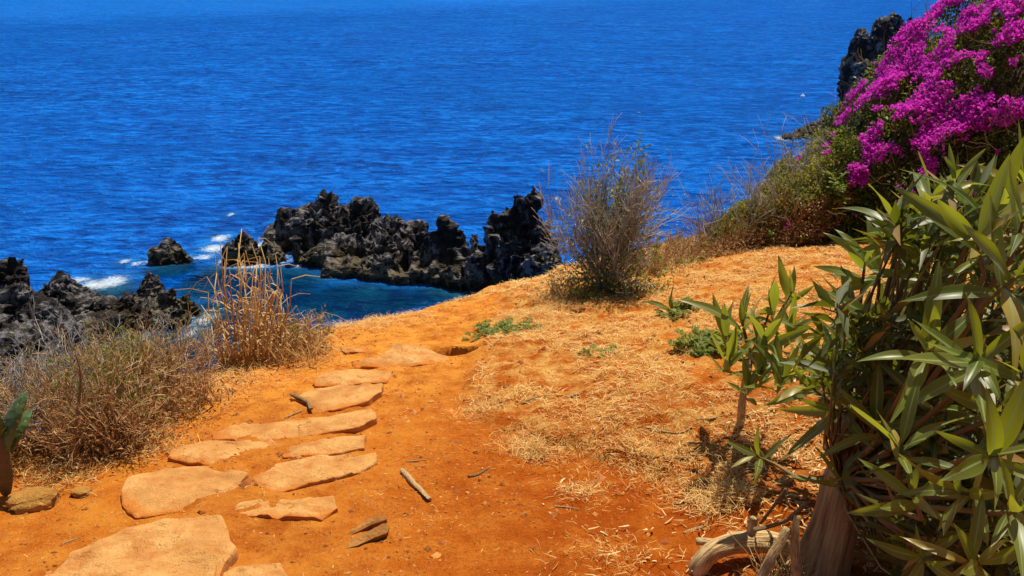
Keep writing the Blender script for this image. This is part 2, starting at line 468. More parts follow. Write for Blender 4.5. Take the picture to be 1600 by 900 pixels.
M_BARK = mat_wood('grey_bark', (0.15, 0.085, 0.035), (0.46, 0.30, 0.13), (0.26, 0.16, 0.07))
M_STEM = mat_rnd('stem', (0.10, 0.065, 0.025), (0.22, 0.15, 0.05))

# ------------------------------------------------------------------ ground
def axis(parts):
    a = [np.arange(lo, hi, st) for lo, hi, st in parts]
    return np.concatenate(a + [[parts[-1][1]]])
def grid(xs, ys, zf):
    X, Y = np.meshgrid(xs, ys)
    Z = zf(X, Y)
    V = np.stack([X, Y, Z], -1).reshape(-1, 3)
    nx, ny = len(xs), len(ys)
    i = np.arange(nx - 1)[None] + np.arange(ny - 1)[:, None] * nx
    Fq = np.stack([i, i + 1, i + nx + 1, i + nx], -1).reshape(-1, 4)
    return V, Fq
gx = axis([(-32, -10, 1.0), (-10, -3.6, 0.2), (-3.6, 3.4, 0.02), (3.4, 8, 0.06), (8, 44, 1.2)])
gy = axis([(-9, -1, 0.5), (-1, 1, 0.1), (1, 7.0, 0.02), (7.0, 9.5, 0.03), (9.5, 16, 0.12), (16, 46, 1.0)])
V, Fq = grid(gx, gy, tz)
me = mesh('ground', V, Fq)
gd = sdist(V[:, 0], V[:, 1]); gt = bank_t(V[:, 0], V[:, 1])
gn = fbm(V[:, 0] * 1.6, V[:, 1] * 1.6, 0, 4, 40); gn2 = fbm(V[:, 0] * 0.8, V[:, 1] * 0.8, 0, 3, 44)
def dry_mask(x, y):
    t = bank_t(x, y); d = sdist(x, y)
    n = fbm(x * 1.6, y * 1.6, 0, 4, 40)
    near = sstep(2.0, 3.3, y + 0.6 * n)
    m = sstep(-0.02, 0.12, t + 0.25 * n) * (0.25 + 0.75 * near)
    m = np.maximum(m, sstep(-0.55, -0.08, d + 0.3 * n) * (d < 2.2) * 0.9)
    return np.clip(m, 0, 1)
fattr(me, 'dry', dry_mask(V[:, 0], V[:, 1]))
fattr(me, 'pale', np.clip(sstep(3.2, 5.4, V[:, 1] + 0.5 * gn) * (gt < 0.1) + 0.5 * sstep(-0.2, -0.9, V[:, 0] + 0.4 * gn), 0, 1))
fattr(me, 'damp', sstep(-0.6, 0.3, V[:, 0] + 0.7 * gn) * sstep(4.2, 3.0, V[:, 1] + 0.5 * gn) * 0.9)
fattr(me, 'cliff', sstep(0.1, 0.6, gd - np.interp(V[:, 1], [4.3, 6.0], [1.9, 0.12])))
prop(obj('ground', me, M_GROUND), 'red soil clifftop ground with dry grass bank', None, None, 'structure')

# ------------------------------------------------------------------ lava rocks in the sea
WL = []
def rock_union(name, blobs, voxel, amp, label, cat, seed=0, group=None, bottom=SEA - 1.2):
    bag_v = []; bag_f = []; n0 = 0
    import bmesh
    bm = bmesh.new(); bmesh.ops.create_icosphere(bm, subdivisions=3, radius=1.0)
    S = np.array([v.co[:] for v in bm.verts]); T = np.array([[v.index for v in f.verts] for f in bm.faces]); bm.free()
    for k, b in enumerate(blobs):
        px, py, y, wpx = b[:4]
        top = at(px, py, y)
        sl = math.hypot(y, EYE - top[2])
        rx = wpx / F * sl
        ry = rx * (b[4] if len(b) > 4 else 1.0)
        zb = bottom
        rz = (top[2] - zb) / 2; cz = (top[2] + zb) / 2
        e = 0.75
        Q = np.sign(S) * np.abs(S) ** e
        Q[:, 2] = np.sign(S[:, 2]) * np.abs(S[:, 2]) ** 0.9
        lean = np.array([R.uniform(-.25, .25), R.uniform(-.1, .2)]) * rx
        Q = Q * [rx, ry, rz]
        Q[:, :2] *= (1.12 - 0.30 * (Q[:, 2:3] / rz + 1) / 2)
        Q += np.array([top[0], top[1], cz])
        bag_v.append(Q); bag_f.append(T + n0); n0 += len(Q)
    V = np.vstack(bag_v); T = np.vstack(bag_f)
    tmp = obj('tmp_rock', mesh('tmp', V, T))
    md = tmp.modifiers.new('r', 'REMESH'); md.mode = 'VOXEL'; md.voxel_size = voxel
    dg = bpy.context.evaluated_depsgraph_get(); dg.update()
    ev = tmp.evaluated_get(dg).to_mesh()
    nv = len(ev.vertices); co = np.empty(nv * 3); ev.vertices.foreach_get('co', co); co = co.reshape(-1, 3)
    no = np.empty(nv * 3); ev.vertex_normals.foreach_get('vector', no); no = no.reshape(-1, 3)
    q = np.array([list(p.vertices) for p in ev.polygons if len(p.vertices) == 4])
    tmp.evaluated_get(dg).to_mesh_clear()
    bpy.data.objects.remove(tmp)
    wx, wy, wz = co.T
    f0 = 1 / amp * 0.42
    dx = vnoise(wx * f0 * .6, wy * f0 * .6, wz * f0 * .6, seed + 51)
    n1 = 1 - 2.2 * np.abs(vnoise(wx * f0, wy * f0, wz * f0 * 0.75, seed + 1))
    n2 = 1 - 2.2 * np.abs(vnoise(wx * f0 * 2.6 + dx, wy * f0 * 2.6, wz * f0 * 2.2, seed + 2))
    n3 = 1 - 2.2 * np.abs(vnoise(wx * f0 * 6, wy * f0 * 6, wz * f0 * 5, seed + 3))
    n4 = vnoise(wx * f0 * 13, wy * f0 * 13, wz * f0 * 13, seed + 4)
    rg = sstep(-.35, .3, vnoise(wx * f0 * .35, wy * f0 * .35, wz * f0 * .8, seed + 61))
    lay = vnoise(wx * f0 * .8, wy * f0 * .8, wz * f0 * 5.5, seed + 71)
    dsp = amp * (0.55 * dx + 0.50 * n1 + (0.14 + 0.32 * rg) * n2 + (0.08 + .24 * rg) * n3 + (.07 + 0.12 * rg) * n4 + 0.16 * lay * (1.2 - rg)) - amp * 0.42
    up = np.array([0, 0, 1.0])
    co = co + no * dsp[:, None] + up[None] * (0.16 * amp * n2 * rg * (no[:, 2] > -.2))[:, None]
    WL.append(co[np.abs(co[:, 2] - SEA) < 0.2][:, :2])
    o0 = np.array([co[:, 0].mean(), co[:, 1].mean(), SEA])
    me = mesh(name, co - o0, q, False)
    o = obj(name, me, M_LAVA, None, o0)
    return prop(o, label, cat, group)

rock_union('lava_reef', [(505, 300, 56, 20), (485, 312, 56, 40), (448, 326, 55.5, 30), (425, 348, 55, 24), (565, 315, 55.5, 30), (535, 335, 55, 60), (605, 345, 54, 35, .8),
    (620, 340, 54, 12), (650, 352, 53.5, 25), (600, 368, 52.5, 60, .6), (545, 372, 52.5, 60, .6), (462, 362, 52, 11, .8), (422, 374, 53, 30, .8), (500, 385, 51.5, 45, .5),
    (550, 402, 50, 55, .5), (600, 400, 49.2, 45, .5), (640, 412, 48.6, 45, .5), (690, 408, 48.6, 40, .6), (620, 392, 50, 28, .7), (635, 385, 49.5, 14), (690, 382, 49.5, 50, .5),
    (692, 332, 50, 7), (704, 346, 50, 13), (678, 360, 50, 22), (722, 358, 50, 14), (742, 366, 49, 16), (748, 392, 47.8, 26, .7), (720, 418, 47.8, 34, .6),
    (770, 322, 48.8, 14), (792, 316, 48.4, 18), (808, 300, 48, 14), (834, 288, 48, 11), (822, 308, 47.6, 26), (846, 345, 47, 24), (800, 372, 46.6, 34, .7), (852, 380, 45.8, 34, .7), (775, 345, 48, 22)],
    0.13, 0.62, 'long jagged black lava reef with pale grey patches and tall pinnacle end', 'rock', 3)
rock_union('lava_boulder', [(380, 366, 52.5, 18), (362, 376, 52.2, 16), (352, 395, 51.8, 10), (392, 385, 52, 12)], 0.11, 0.45, 'dark lava boulder touching the left end of the reef, behind dry reeds', 'rock', 9)
rock_union('lava_boulder', [(262, 370, 52.3, 17), (283, 380, 52, 13), (244, 388, 52, 13)], 0.11, 0.42, 'lone black lava boulder standing apart in open water', 'rock', 14)
rock_union('shore_rock', [(12, 406, 41, 26), (38, 425, 41, 18), (10, 450, 38, 50), (60, 478, 36.5, 50), (-60, 420, 40, 60), (20, 510, 34, 70), (-80, 480, 35, 90)], 0.14, 0.6,
    'tall dark shore rock mass above the dry shrubs', 'rock', 20)
rock_union('shore_rock', [(90, 436, 43, 34), (125, 448, 42.6, 26), (70, 445, 43, 20), (110, 465, 41.5, 40), (165, 465, 41.5, 24), (195, 458, 42, 18), (150, 490, 39.5, 50)], 0.13, 0.5,
    'rounded grey brown shore rock with surf breaking behind it', 'rock', 26)
rock_union('shore_rock', [(232, 428, 44.6, 22), (222, 445, 44, 26), (255, 452, 43.5, 20), (215, 470, 42, 40), (270, 480, 42, 20)], 0.13, 0.42,
    'flat topped shore rock with ochre crown beside the cove', 'rock', 33)
rock_union('shore_rock', [(288, 464, 43.6, 17, .8), (302, 470, 43.4, 9)], 0.12, 0.3, 'low dark wet shore rock awash at the cove mouth', 'rock', 37)
rock_union('headland_rock', [(1348, 46, 95, 20), (1382, 34, 95, 26), (1402, 22, 95.5, 20), (1422, 22, 96, 14), (1440, 48, 97, 40), (1350, 80, 94.5, 26), (1345, 130, 94, 30, 1), (1400, 90, 95, 50), (1480, 60, 99, 60)], 0.26, 0.9,
    'steep dark lava headland rising behind the magenta bougainvillea', 'cliff', 41)
rock_union('headland_rock', [(1240, 205, 93, 12), (1228, 212, 92.5, 6), (1265, 195, 94, 20), (1300, 180, 95, 30)], 0.2, 0.5,
    'low black rock point with white surf below the headland', 'rock', 45)

WATERLINE = np.vstack(WL)

# ------------------------------------------------------------------ sea
foams = [(335, 388, 26, 9), (318, 402, 20, 5), (150, 445, 40, 10), (125, 437, 25, 6), (415, 505, 20, 5), (1222, 216, 14, 5), (870, 310, 6, 2), (360, 335, 8, 2),
         (470, 414, 20, 3), (500, 411, 10, 3), (280, 480, 25, 6), (215, 412, 12, 4), (195, 408, 14, 3), (300, 520, 12, 12), (175, 440, 30, 14), (345, 372, 18, 8), (320, 500, 16, 14)]
sx_ = axis([(-30000, -6000, 4000), (-6000, -600, 600), (-600, -60, 30), (-60, 60, 0.5), (60, 600, 30), (600, 6000, 600), (6000, 30000, 4000)])
sy_ = axis([(-60, 20, 8), (20, 110, 0.45), (110, 600, 20), (600, 6000, 400), (6000, 40000, 4000)])
V, Fq = grid(sx_, sy_, lambda X, Y: np.full(X.shape, SEA))
me = mesh('sea', V, Fq)
fo = np.zeros(len(V))
for px, py, wx, wy in foams:
    c = sea_hit(px, py); a = sea_hit(px + wx, py); b = sea_hit(px, py - wy)
    rx = abs(a[0] - c[0]); ry = max(abs(b[1] - c[1]), 0.6)
    fo = np.maximum(fo, np.exp(-(((V[:, 0] - c[0]) / rx) ** 2 + ((V[:, 1] - c[1]) / ry) ** 2) * 0.9))
H_, xe, ye = np.histogram2d(WATERLINE[:, 0], WATERLINE[:, 1], bins=[np.arange(-60, 60, .5), np.arange(20, 110, .5)])
H_ = np.minimum(H_, 1.0)
for _ in range(3):
    H_ = (H_ + np.roll(H_, 1, 0) + np.roll(H_, -1, 0) + np.roll(H_, 1, 1) + np.roll(H_, -1, 1)) / 4.2
H_ = np.minimum(H_, 1)
ix = np.clip(((V[:, 0] + 60) / .5).astype(int), 0, H_.shape[0] - 1); iy = np.clip(((V[:, 1] - 20) / .5).astype(int), 0, H_.shape[1] - 1)
inb = (np.abs(V[:, 0]) < 59) & (V[:, 1] > 20.5) & (V[:, 1] < 109)
swash = sstep(-.25, .35, fbm(V[:, 0] * .22, V[:, 1] * .22, 0, 3, 79))
fo = np.maximum(fo, H_[ix, iy] * inb * (0.42 + 0.5 * swash))
fattr(me, 'foam', fo)
shl = np.zeros(len(V))
for px, py, wx, wy in [(560, 470, 150, 32), (430, 440, 110, 32), (380, 500, 120, 60), (700, 460, 90, 20), (330, 440, 50, 30), (270, 420, 45, 14), (150, 460, 90, 22), (330, 560, 200, 80), (120, 520, 150, 60)]:
    c = sea_hit(px, py); a = sea_hit(px + wx, py); b = sea_hit(px, py - wy)
    shl = np.maximum(shl, 1 - sstep(0.55, 1.25, np.hypot((V[:, 0] - c[0]) / abs(a[0] - c[0]), (V[:, 1] - c[1]) / abs(b[1] - c[1])) + 0.25 * fbm(V[:, 0] * .2, V[:, 1] * .2, 0, 3, 77)))
fattr(me, 'shallow', shl)
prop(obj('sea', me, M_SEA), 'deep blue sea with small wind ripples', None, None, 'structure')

# small white buoy
bp = sea_hit(1254, 152)
bu = empty('mooring_buoy', bp, 'small white buoy floating on the open sea', 'buoy')
def lathe(prof, n=16):
    V = []; Fc = []
    for r, z in prof:
        for k in range(n):
            a = 2 * math.pi * k / n; V.append((r * math.cos(a), r * math.sin(a), z))
    for i in range(len(prof) - 1):
        for k in range(n):
            Fc.append((i * n + k, i * n + (k + 1) % n, (i + 1) * n + (k + 1) % n, (i + 1) * n + k))
    return np.array(V), np.array(Fc)
m_, nt_, o_ = new_mat('white_paint'); bsdf(nt_, o_, (0.8, 0.8, 0.76), 0.4)
V, Fc = lathe([(0.001, -.25), (.2, -.2), (.3, -.05), (.33, .1), (.3, .25), (.2, .36), (.06, .4), (.001, .4)])
obj('float', mesh('float', V, Fc), m_, bu)
V, Fc = lathe([(0.05, .38), (.05, .52), (.09, .54), (.09, .58), (.001, .6)], 10)
obj('eye_post', mesh('eye_post', V, Fc), m_, bu)

# ------------------------------------------------------------------ stepping stones
def slab(outline, label, slope=-0.09, lift=0.012, depth=0.14, dome=0.012, name='stepping_stone', mat=None, group=None, anchor=None, seed=0):
    ox = np.array(outline, float)
    # the stone's top plane rests on the soil at its near (lower in the picture) side
    near = ox[np.argmax(ox[:, 1])] if anchor is None else np.array(anchor, float)
    near = np.array([ox[:, 0].mean(), near[1]]) if anchor is None else near
    a = P(near[0], near[1]); z0 = a[2] + lift; y0 = a[1]
    pts = []
    for px, py in ox:
        d = ray(px, py)
        t = (z0 - slope * y0 - EYE) / (d[2] - slope * d[1])
        pts.append((d * t)[:2])
    pts = np.array(pts)
    # resample the outline, roughen it
    loop = np.vstack([pts, pts[:1]]); seg = np.linalg.norm(np.diff(loop, axis=0), axis=1); cum = np.r_[0, np.cumsum(seg)]
    n = 110
    s = np.linspace(0, cum[-1], n, endpoint=False)
    ring = np.stack([np.interp(s, cum, loop[:, 0]), np.interp(s, cum, loop[:, 1])], -1)
    sm = ring.copy()
    ring = sm
    c = ring.mean(0)
    size = np.linalg.norm(ring - c, axis=1).mean()
    dirs = (ring - c) / np.linalg.norm(ring - c, axis=1)[:, None]
    ring = ring + dirs * (0.017 * fbm(ring[:, 0] * 9, ring[:, 1] * 9, seed, 5, seed + 3))[:, None]
    V = []; rows = [0.0, .1, .2, .3, .4, .5, .58, .66, .74, .8, .86, .91, .95, .98, 1.0]
    def topz(x, y, k):
        z = z0 + slope * (y - y0) + dome * (1 - k ** 2.2)
        z = z + 0.022 * fbm(x * 5, y * 5, seed, 4, seed + 11) + 0.006 * fbm(x * 22, y * 22, seed, 3, seed + 12)
        # split, layered surface: shallow broken steps
        st = fbm(x * 3.2, y * 3.2, seed, 3, seed + 14)
        z = z - 0.012 * sstep(0.06, 0.09, st) - 0.010 * sstep(0.24, 0.27, st)
        return z
    vv = []
    for k in rows:
        q = c + (ring - c) * k
        z = topz(q[:, 0], q[:, 1], k) - (0.003 if k == 1.0 else 0)
        vv.append(np.c_[q, z])
    for dz, k in ((0.02, 1.004), (0.05, 1.0), (depth, 0.96)):
        q = c + (ring - c) * k + dirs * (0.008 * fbm(ring[:, 0] * 20, ring[:, 1] * 20, dz * 30, 2, 5))[:, None]
        vv.append(np.c_[q, topz(q[:, 0], q[:, 1], 1.0) - dz])
    vv = np.array(vv); m = len(vv)
    V = vv.reshape(-1, 3)
    i = np.arange(m - 1)[:, None] * n; j = np.arange(n)[None]; k = (j + 1) % n
    Fq = np.stack([i + j, i + n + j, i + n + k, i + k], -1).reshape(-1, 4)
    o0 = np.array([c[0], c[1], z0 - depth])
    me = mesh(name, V - o0, Fq)
    yn = (V[:, 1].max() - V[:, 1]) / (V[:, 1].max() - V[:, 1].min())
    fattr(me, 'edge', np.repeat(np.r_[rows, 1.0, 1.0, 1.0], n) * (0.60 + 0.40 * sstep(.25, .95, yn)))
    me.set_sharp_from_angle(angle=math.radians(50))
    o = obj(name, me, mat or M_SLAB, None, o0)
    return prop(o, label, 'stone', group)
SL = [
 ([(68, 900), (110, 860), (190, 825), (260, 808), (345, 803), (366, 858), (352, 885), (330, 935), (250, 960), (100, 965), (48, 940)], 'largest flat sandy slab of the steps, next to the pitted ochre rock'),
 ([(343, 887), (362, 877), (440, 872), (452, 900), (455, 935), (400, 945), (340, 930)], 'small sandy slab corner beside the largest slab'),
 ([(188, 768), (202, 745), (260, 729), (320, 728), (388, 738), (374, 757), (340, 776), (290, 797), (212, 806), (190, 790)], 'smooth rounded oval slab above the largest slab'),
 ([(395, 748), (430, 726), (500, 712), (586, 703), (588, 716), (560, 732), (500, 750), (440, 766), (402, 771)], 'long wedge shaped slab with sharp overhanging right end'),
 ([(438, 706), (470, 692), (540, 683), (572, 683), (572, 698), (510, 711), (442, 717)], 'narrow slab lying just behind the wedge shaped slab'),
 ([(270, 702), (300, 690), (360, 687), (420, 687), (437, 698), (425, 712), (370, 720), (300, 724), (264, 716)], 'worn half buried slab behind the rounded oval slab'),
 ([(366, 792), (380, 782), (440, 775), (520, 770), (526, 790), (505, 809), (440, 806), (368, 800)], 'low soil covered slab between wedge slab and split slate rock'),
 ([(330, 674), (380, 660), (480, 650), (580, 640), (588, 652), (560, 668), (480, 680), (400, 690), (332, 685)], 'long narrow curved slab crossing the steps at mid height'),
 ([(453, 622), (490, 607), (550, 602), (600, 600), (596, 612), (575, 628), (520, 642), (487, 645), (480, 630)], 'broken edged slab with dark curved bark strip at its corner'),
 ([(490, 596), (510, 580), (560, 578), (612, 580), (604, 597), (540, 602), (492, 604)], 'pale slab at the foot of the steps'),
 ([(588, 541), (620, 537), (660, 541), (700, 556), (706, 566), (660, 573), (600, 574), (552, 573), (548, 566), (586, 558)], 'pale angular slab beside the dark hole in the path'),
 ([(532, 545), (545, 542), (576, 542), (572, 551), (540, 553)], 'smallest pale slab, behind the angular slab by the hole'),
]
for k, (ol, lb) in enumerate(SL):
    slab(ol, lb, slope=-0.115 if k not in (5, 6) else -0.15, lift=[.018, .012, .012, .022,   .004, .003, .026, .004, .010, .003, .005, .006][k], seed=k * 7, group='sandy stone slabs set as path steps')

# ------------------------------------------------------------------ loose rocks
def loose_rock(name, px, py, wpx, asp, hgt, label, seed, mat=None, rot=0.0, amp=0.22, sub=4, sink=0.3, group=None):
    import bmesh
    bm = bmesh.new(); bmesh.ops.create_icosphere(bm, subdivisions=sub, radius=1.0)
    S = np.array([v.co[:] for v in bm.verts]); T = np.array([[v.index for v in f.verts] for f in bm.faces]); bm.free()
    p = P(px, py); sl = np.linalg.norm(p - [0, 0, EYE]); r = wpx / 2 / F * sl
    n = fbm(S[:, 0] * 1.3 + seed, S[:, 1] * 1.3, S[:, 2] * 1.3, 3, seed) * 1.6
    n2 = 1 - 2 * np.abs(fbm(S[:, 0] * 4 + seed, S[:, 1] * 4, S[:, 2] * 4, 3, seed + 5))
    Q = np.sign(S) * np.abs(S) ** 0.72
    Q = Q * (1 + amp * n + amp * 0.35 * n2)[:, None]
    Q = Q * [r, r * asp, r * hgt]
    c, s = math.cos(rot), math.sin(rot)
    Q = np.c_[Q[:, 0] * c - Q[:, 1] * s, Q[:, 0] * s + Q[:, 1] * c, Q[:, 2]]
    me = mesh(name, Q, T); me.set_sharp_from_angle(angle=math.radians(38))
    o = obj(name, me, mat or M_ROCK, None, p + [0, 0, r * hgt * (1 - sink * 1.4)])
    return prop(o, label, 'rock', group)
loose_rock('loose_rock', 52, 790, 56, 0.6, 0.40, 'pitted ochre rock beside the prickly pear', 3, amp=0.26, rot=0.2)
loose_rock('loose_rock', 128, 771, 25, 0.7, 0.4, 'small pale pebble near the pitted ochre rock', 8)
loose_rock('loose_rock', 212, 699, 26, 0.5, 0.5, 'brown twin stone at the edge of dry shrubs, larger of two', 12, M_ROCK)
loose_rock('loose_rock', 232, 702, 14, 0.7, 0.5, 'brown twin stone at the edge of dry shrubs, smaller of two', 15, M_ROCK)
loose_rock('loose_rock', 386, 572, 40, 0.6, 0.62, 'pointed orange rock at the foot of the tall dry reeds', 18, amp=0.3)
M_SLATE = mat_stone('rust_slate', (0.20, 0.07, 0.02), (0.38, 0.15, 0.035), (0.48, 0.22, 0.05), 2.0)
loose_rock('loose_rock', 902, 487, 24, 0.6, 0.45, 'dark brown rock on the dry grass below the bare bush', 22, M_SLATE)
# split slate rock: two leaning plates
sr_c = P(575, 838)
sr = empty('split_rock', sr_c, 'split rust brown slate rock, two leaning plates on red soil', 'rock')
def plate(px0, py0, outline, lift, tilt, seed, name='plate'):
    ol = np.array(outline, float)
    base = P(px0, py0)
    pts = []
    for px, py in ol:
        q = at(px, py, base[1]); d = ray(px, py)
        # plane through base tilted towards the camera
        nrm = Vector((tilt[0], tilt[1], 1)).normalized(); nrm = np.array(nrm)
        b = base + [0, 0, lift]
        t = np.dot(b - [0, 0, EYE], nrm) / np.dot(d, nrm)
        pts.append(np.array([0, 0, EYE]) + d * t)
    pts = np.array(pts); loop = np.vstack([pts, pts[:1]])
    cum = np.r_[0, np.cumsum(np.linalg.norm(np.diff(loop, axis=0), axis=1))]; n = 48
    s = np.linspace(0, cum[-1], n, endpoint=False)
    ring = np.stack([np.interp(s, cum, loop[:, i]) for i in range(3)], -1)
    c = ring.mean(0)
    ring = c + (ring - c) * (1 + 0.05 * fbm(ring[:, 0] * 60, ring[:, 1] * 60, 0, 3, seed))[:, None]
    rows = []
    for k in (0.0, .35, .65, .88, 1.0):
        q = c + (ring - c) * k
        q = q + nrm * (0.004 * fbm(q[:, 0] * 40, q[:, 1] * 40, 0, 3, seed + 2) + 0.004 * (1 - k))[:, None]
        rows.append(q)
    for dz in (0.008, 0.02):
        rows.append(ring - nrm * dz + [0, 0.004, 0])
    rows.append(c + (ring - c) * 0.9 - nrm * 0.03)
    rows.append(np.repeat((c - nrm * 0.03)[None], n, 0))
    V = np.array(rows); m = len(V); V = V.reshape(-1, 3)
    i = np.arange(m - 1)[:, None] * n; j = np.arange(n)[None]; k = (j + 1) % n
    Fq = np.stack([i + j, i + n + j, i + n + k, i + k], -1).reshape(-1, 4)
    me = mesh(name, V - sr_c, Fq); me.set_sharp_from_angle(angle=math.radians(40))
    obj(name, me, M_SLATE, sr)
plate(570, 838, [(541, 857), (545, 846), (575, 830), (600, 817), (609, 820), (606, 832), (585, 840), (560, 852)], 0.05, (0.10, -0.25), 3)
plate(570, 822, [(540, 838), (548, 830), (575, 810), (602, 804), (604, 812), (575, 822), (545, 838)], 0.03, (0.05, -0.1), 9)
for px, py, w_ in [(572, 850, 7), (558, 851, 5), (606, 852, 8), (603, 845, 6)]:
    pass

# ------------------------------------------------------------------ sticks and roots
def uv_tube(name, pts, rad, mat, parent=None, sides=14, org=(0, 0, 0), rough=0.08, seed=0):
    pts = np.asarray(pts, float)
    # smooth resample
    n0 = len(pts); cum = np.r_[0, np.cumsum(np.linalg.norm(np.diff(pts, axis=0), axis=1))]
    n = max(10, int(n0 * 7)); s = np.linspace(0, cum[-1], n)
    rr = np.interp(s, cum, rad); pp = np.stack([np.interp(s, cum, pts[:, i]) for i in range(3)], -1)
    for _ in range(6):
        pp[1:-1] = (pp[:-2] + 2 * pp[1:-1] + pp[2:]) / 4
    t = np.gradient(pp, axis=0); t /= np.linalg.norm(t, axis=1)[:, None] + 1e-9
    a = np.cross(t[0], [0.3, 0.2, 1.0]); a /= np.linalg.norm(a)
    A = []
    for q in t:
        a = a - q * np.dot(a, q); a /= np.linalg.norm(a); A.append(a)
    A = np.array(A); B = np.cross(t, A)
    an = np.linspace(0, 2 * math.pi, sides + 1)
    V = []
    for i in range(n):
        k = 1 + rough * 2 * fbm(np.cos(an) * 1.4 + seed, np.sin(an) * 1.4, s[i] / (rad[0] * 6), 3, seed) + rough * 0.8 * vnoise(np.cos(an) * 5, np.sin(an) * 5, s[i] / (rad[0] * 12), seed + 4)
        V.append(pp[i] + rr[i] * k[:, None] * (np.cos(an)[:, None] * A[i] + np.sin(an)[:, None] * B[i]))
    # closed, slightly domed ends
    V = [pp[0] - t[0] * rr[0] * 0.15 + (V[0] - pp[0]) * 0.02, pp[0] - t[0] * rr[0] * 0.1 + (V[0] - pp[0]) * 0.7] + V + [pp[-1] + t[-1] * rr[-1] * .1 + (V[-1] - pp[-1]) * 0.7, pp[-1] + t[-1] * rr[-1] * 0.15 + (V[-1] - pp[-1]) * 0.02]
    V = np.array(V); m = len(V); k_ = sides + 1
    i = np.arange(m - 1)[:, None] * k_; j = np.arange(sides)[None]
    Fq = np.stack([i + j, i + j + 1, i + k_ + j + 1, i + k_ + j], -1).reshape(-1, 4)
    me = mesh(name, V.reshape(-1, 3) - np.asarray(org), Fq)
    uvl = me.uv_layers.new(name='UVMap')
    vi = np.empty(len(me.loops), np.int32); me.loops.foreach_get('vertex_index', vi)
    ss = np.r_[0, 0, s, s[-1], s[-1]]
    u = (vi % k_) / sides; v = ss[vi // k_] / max(rad[0], 1e-4) * 0.25
    uvl.data.foreach_set('uv', np.stack([u, v], -1).astype(np.float32).ravel())
    return obj(name, me, mat, parent)

def stick(pix, r, label, name='stick', mat=None, lift=0.6, seed=0, group=None):
    pts = np.array([P(*p[:2]) for p in pix])
    pts[:, 2] += r * lift + np.array([p[2] if len(p) > 2 else 0 for p in pix])
    o = uv_tube(name, pts, np.linspace(r, r * 0.7, len(pts)), mat or M_WOOD, None, 8, pts[0], 0.22, seed)
    o.location = tuple(pts[0])
    return prop(o, label, 'stick', group)
stick([(629, 739), (640, 752), (655, 768), (672, 784)], 0.013, 'thick pale broken stick lying alone on the red path', lift=1.1, seed=4)
stick([(636, 722), (652, 721), (666, 719)], 0.004, 'thin straight twig just above the thick broken stick', lift=1, seed=5)
stick([(732, 746), (746, 743), (762, 734)], 0.006, 'thin dark twig on open red soil right of the path', mat=M_BARK, lift=1, seed=6)
stick([(866, 791), (885, 793), (903, 796)], 0.004, 'thin straw coloured twig on the damp red soil', seed=7)
stick([(1010, 668), (1040, 676), (1064, 678), (1082, 668)], 0.006, 'long bent pale twig below the dark hollow', seed=8)
stick([(1054, 788), (1070, 784), (1088, 781)], 0.007, 'short grey twig left of the straw tuft', seed=9)
stick([(1068, 834), (1085, 827), (1104, 822), (1108, 808)], 0.005, 'curved pale twig below the straw tuft', seed=10)
stick([(456, 622), (470, 628), (482, 634), (487, 645)], 0.012, 'dark curved bark strip against the broken edged slab', mat=M_BARK, lift=2.2, seed=11)
stick([(445, 655), (458, 649), (472, 642)], 0.004, 'grey twig leaning below the dark bark strip', seed=12, lift=2)
stick([(97, 851), (108, 846), (122, 842)], 0.004, 'thin forked twig beside the largest slab', seed=13)
stick([(1088, 656), (1105, 657), (1120, 653)], 0.006, 'pale dry twig lying in the dark hollow', seed=14, lift=1)
stick([(885, 622), (898, 618), (905, 616)], 0.007, 'short pale wood chip on the dry grass slope', seed=15, lift=1)
stick([(815, 632), (828, 626), (843, 620)], 0.006, 'dark brown twig at the edge of dry grass and red soil', mat=M_BARK, seed=16, lift=1)

# ------------------------------------------------------------------ blades and litter on the ground (uncountable)
def blades(xy, L, W, lift, flat, curl=0.3, bag=None, dirs=None):
    """two-quad bent straws lying on or sticking out of the ground"""
    n = len(xy)
    a = rng.random(n) * 2 * math.pi if dirs is None else dirs
    el = rng.normal(0, flat, n); el = np.abs(el)
    z = tz(xy[:, 0], xy[:, 1]) + lift * rng.random(n)
    b = np.c_[xy, z]
    d1 = np.c_[np.cos(a) * np.cos(el), np.sin(a) * np.cos(el), np.sin(el) - 0.2 * np.sin(a) * np.cos(el)]
    c2 = rng.normal(0, curl, n)
    d2 = np.c_[np.cos(a + c2) * np.cos(el * .3), np.sin(a + c2) * np.cos(el * .3), np.sin(el * .3) - 0.2 * np.sin(a + c2)]
    s = np.c_[-np.sin(a), np.cos(a), rng.normal(0, 0.35, n)] * (W / 2)[:, None]
    p1 = b + d1 * (L / 2)[:, None]; p2 = p1 + d2 * (L / 2)[:, None]
    V = np.stack([b - s, b + s, p1 - s, p1 + s, p2 - s * .4, p2 + s * .4], 1).reshape(-1, 3)
    o = np.arange(n)[:, None] * 6
    Fq = np.concatenate([o + np.array([[0, 1, 3, 2]]), o + np.array([[2, 3, 5, 4]])])
    bag.add_many(V, Fq, np.repeat(rng.random(n), 6))
def scatter(n, x0, x1, y0, y1, dens):
    out = []
    tot = 0
    while tot < n:
        q = np.c_[rng.uniform(x0, x1, 40000), rng.uniform(y0, y1, 40000)]
        k = rng.random(len(q)) < dens(q[:, 0], q[:, 1])
        out.append(q[k]); tot += k.sum()
        if tot == 0: break
    return np.vstack(out)[:n]
bag = Bag()
def dd_(x, y):
    return dry_mask(x, y) * sstep(-0.10, 0.16, fbm(x * 3.6, y * 3.6, 0, 4, 60) + 0.02) * (sdist(x, y) < 0.3)
q = scatter(76000, -3, 5.5, 1.6, 10.5, dd_)
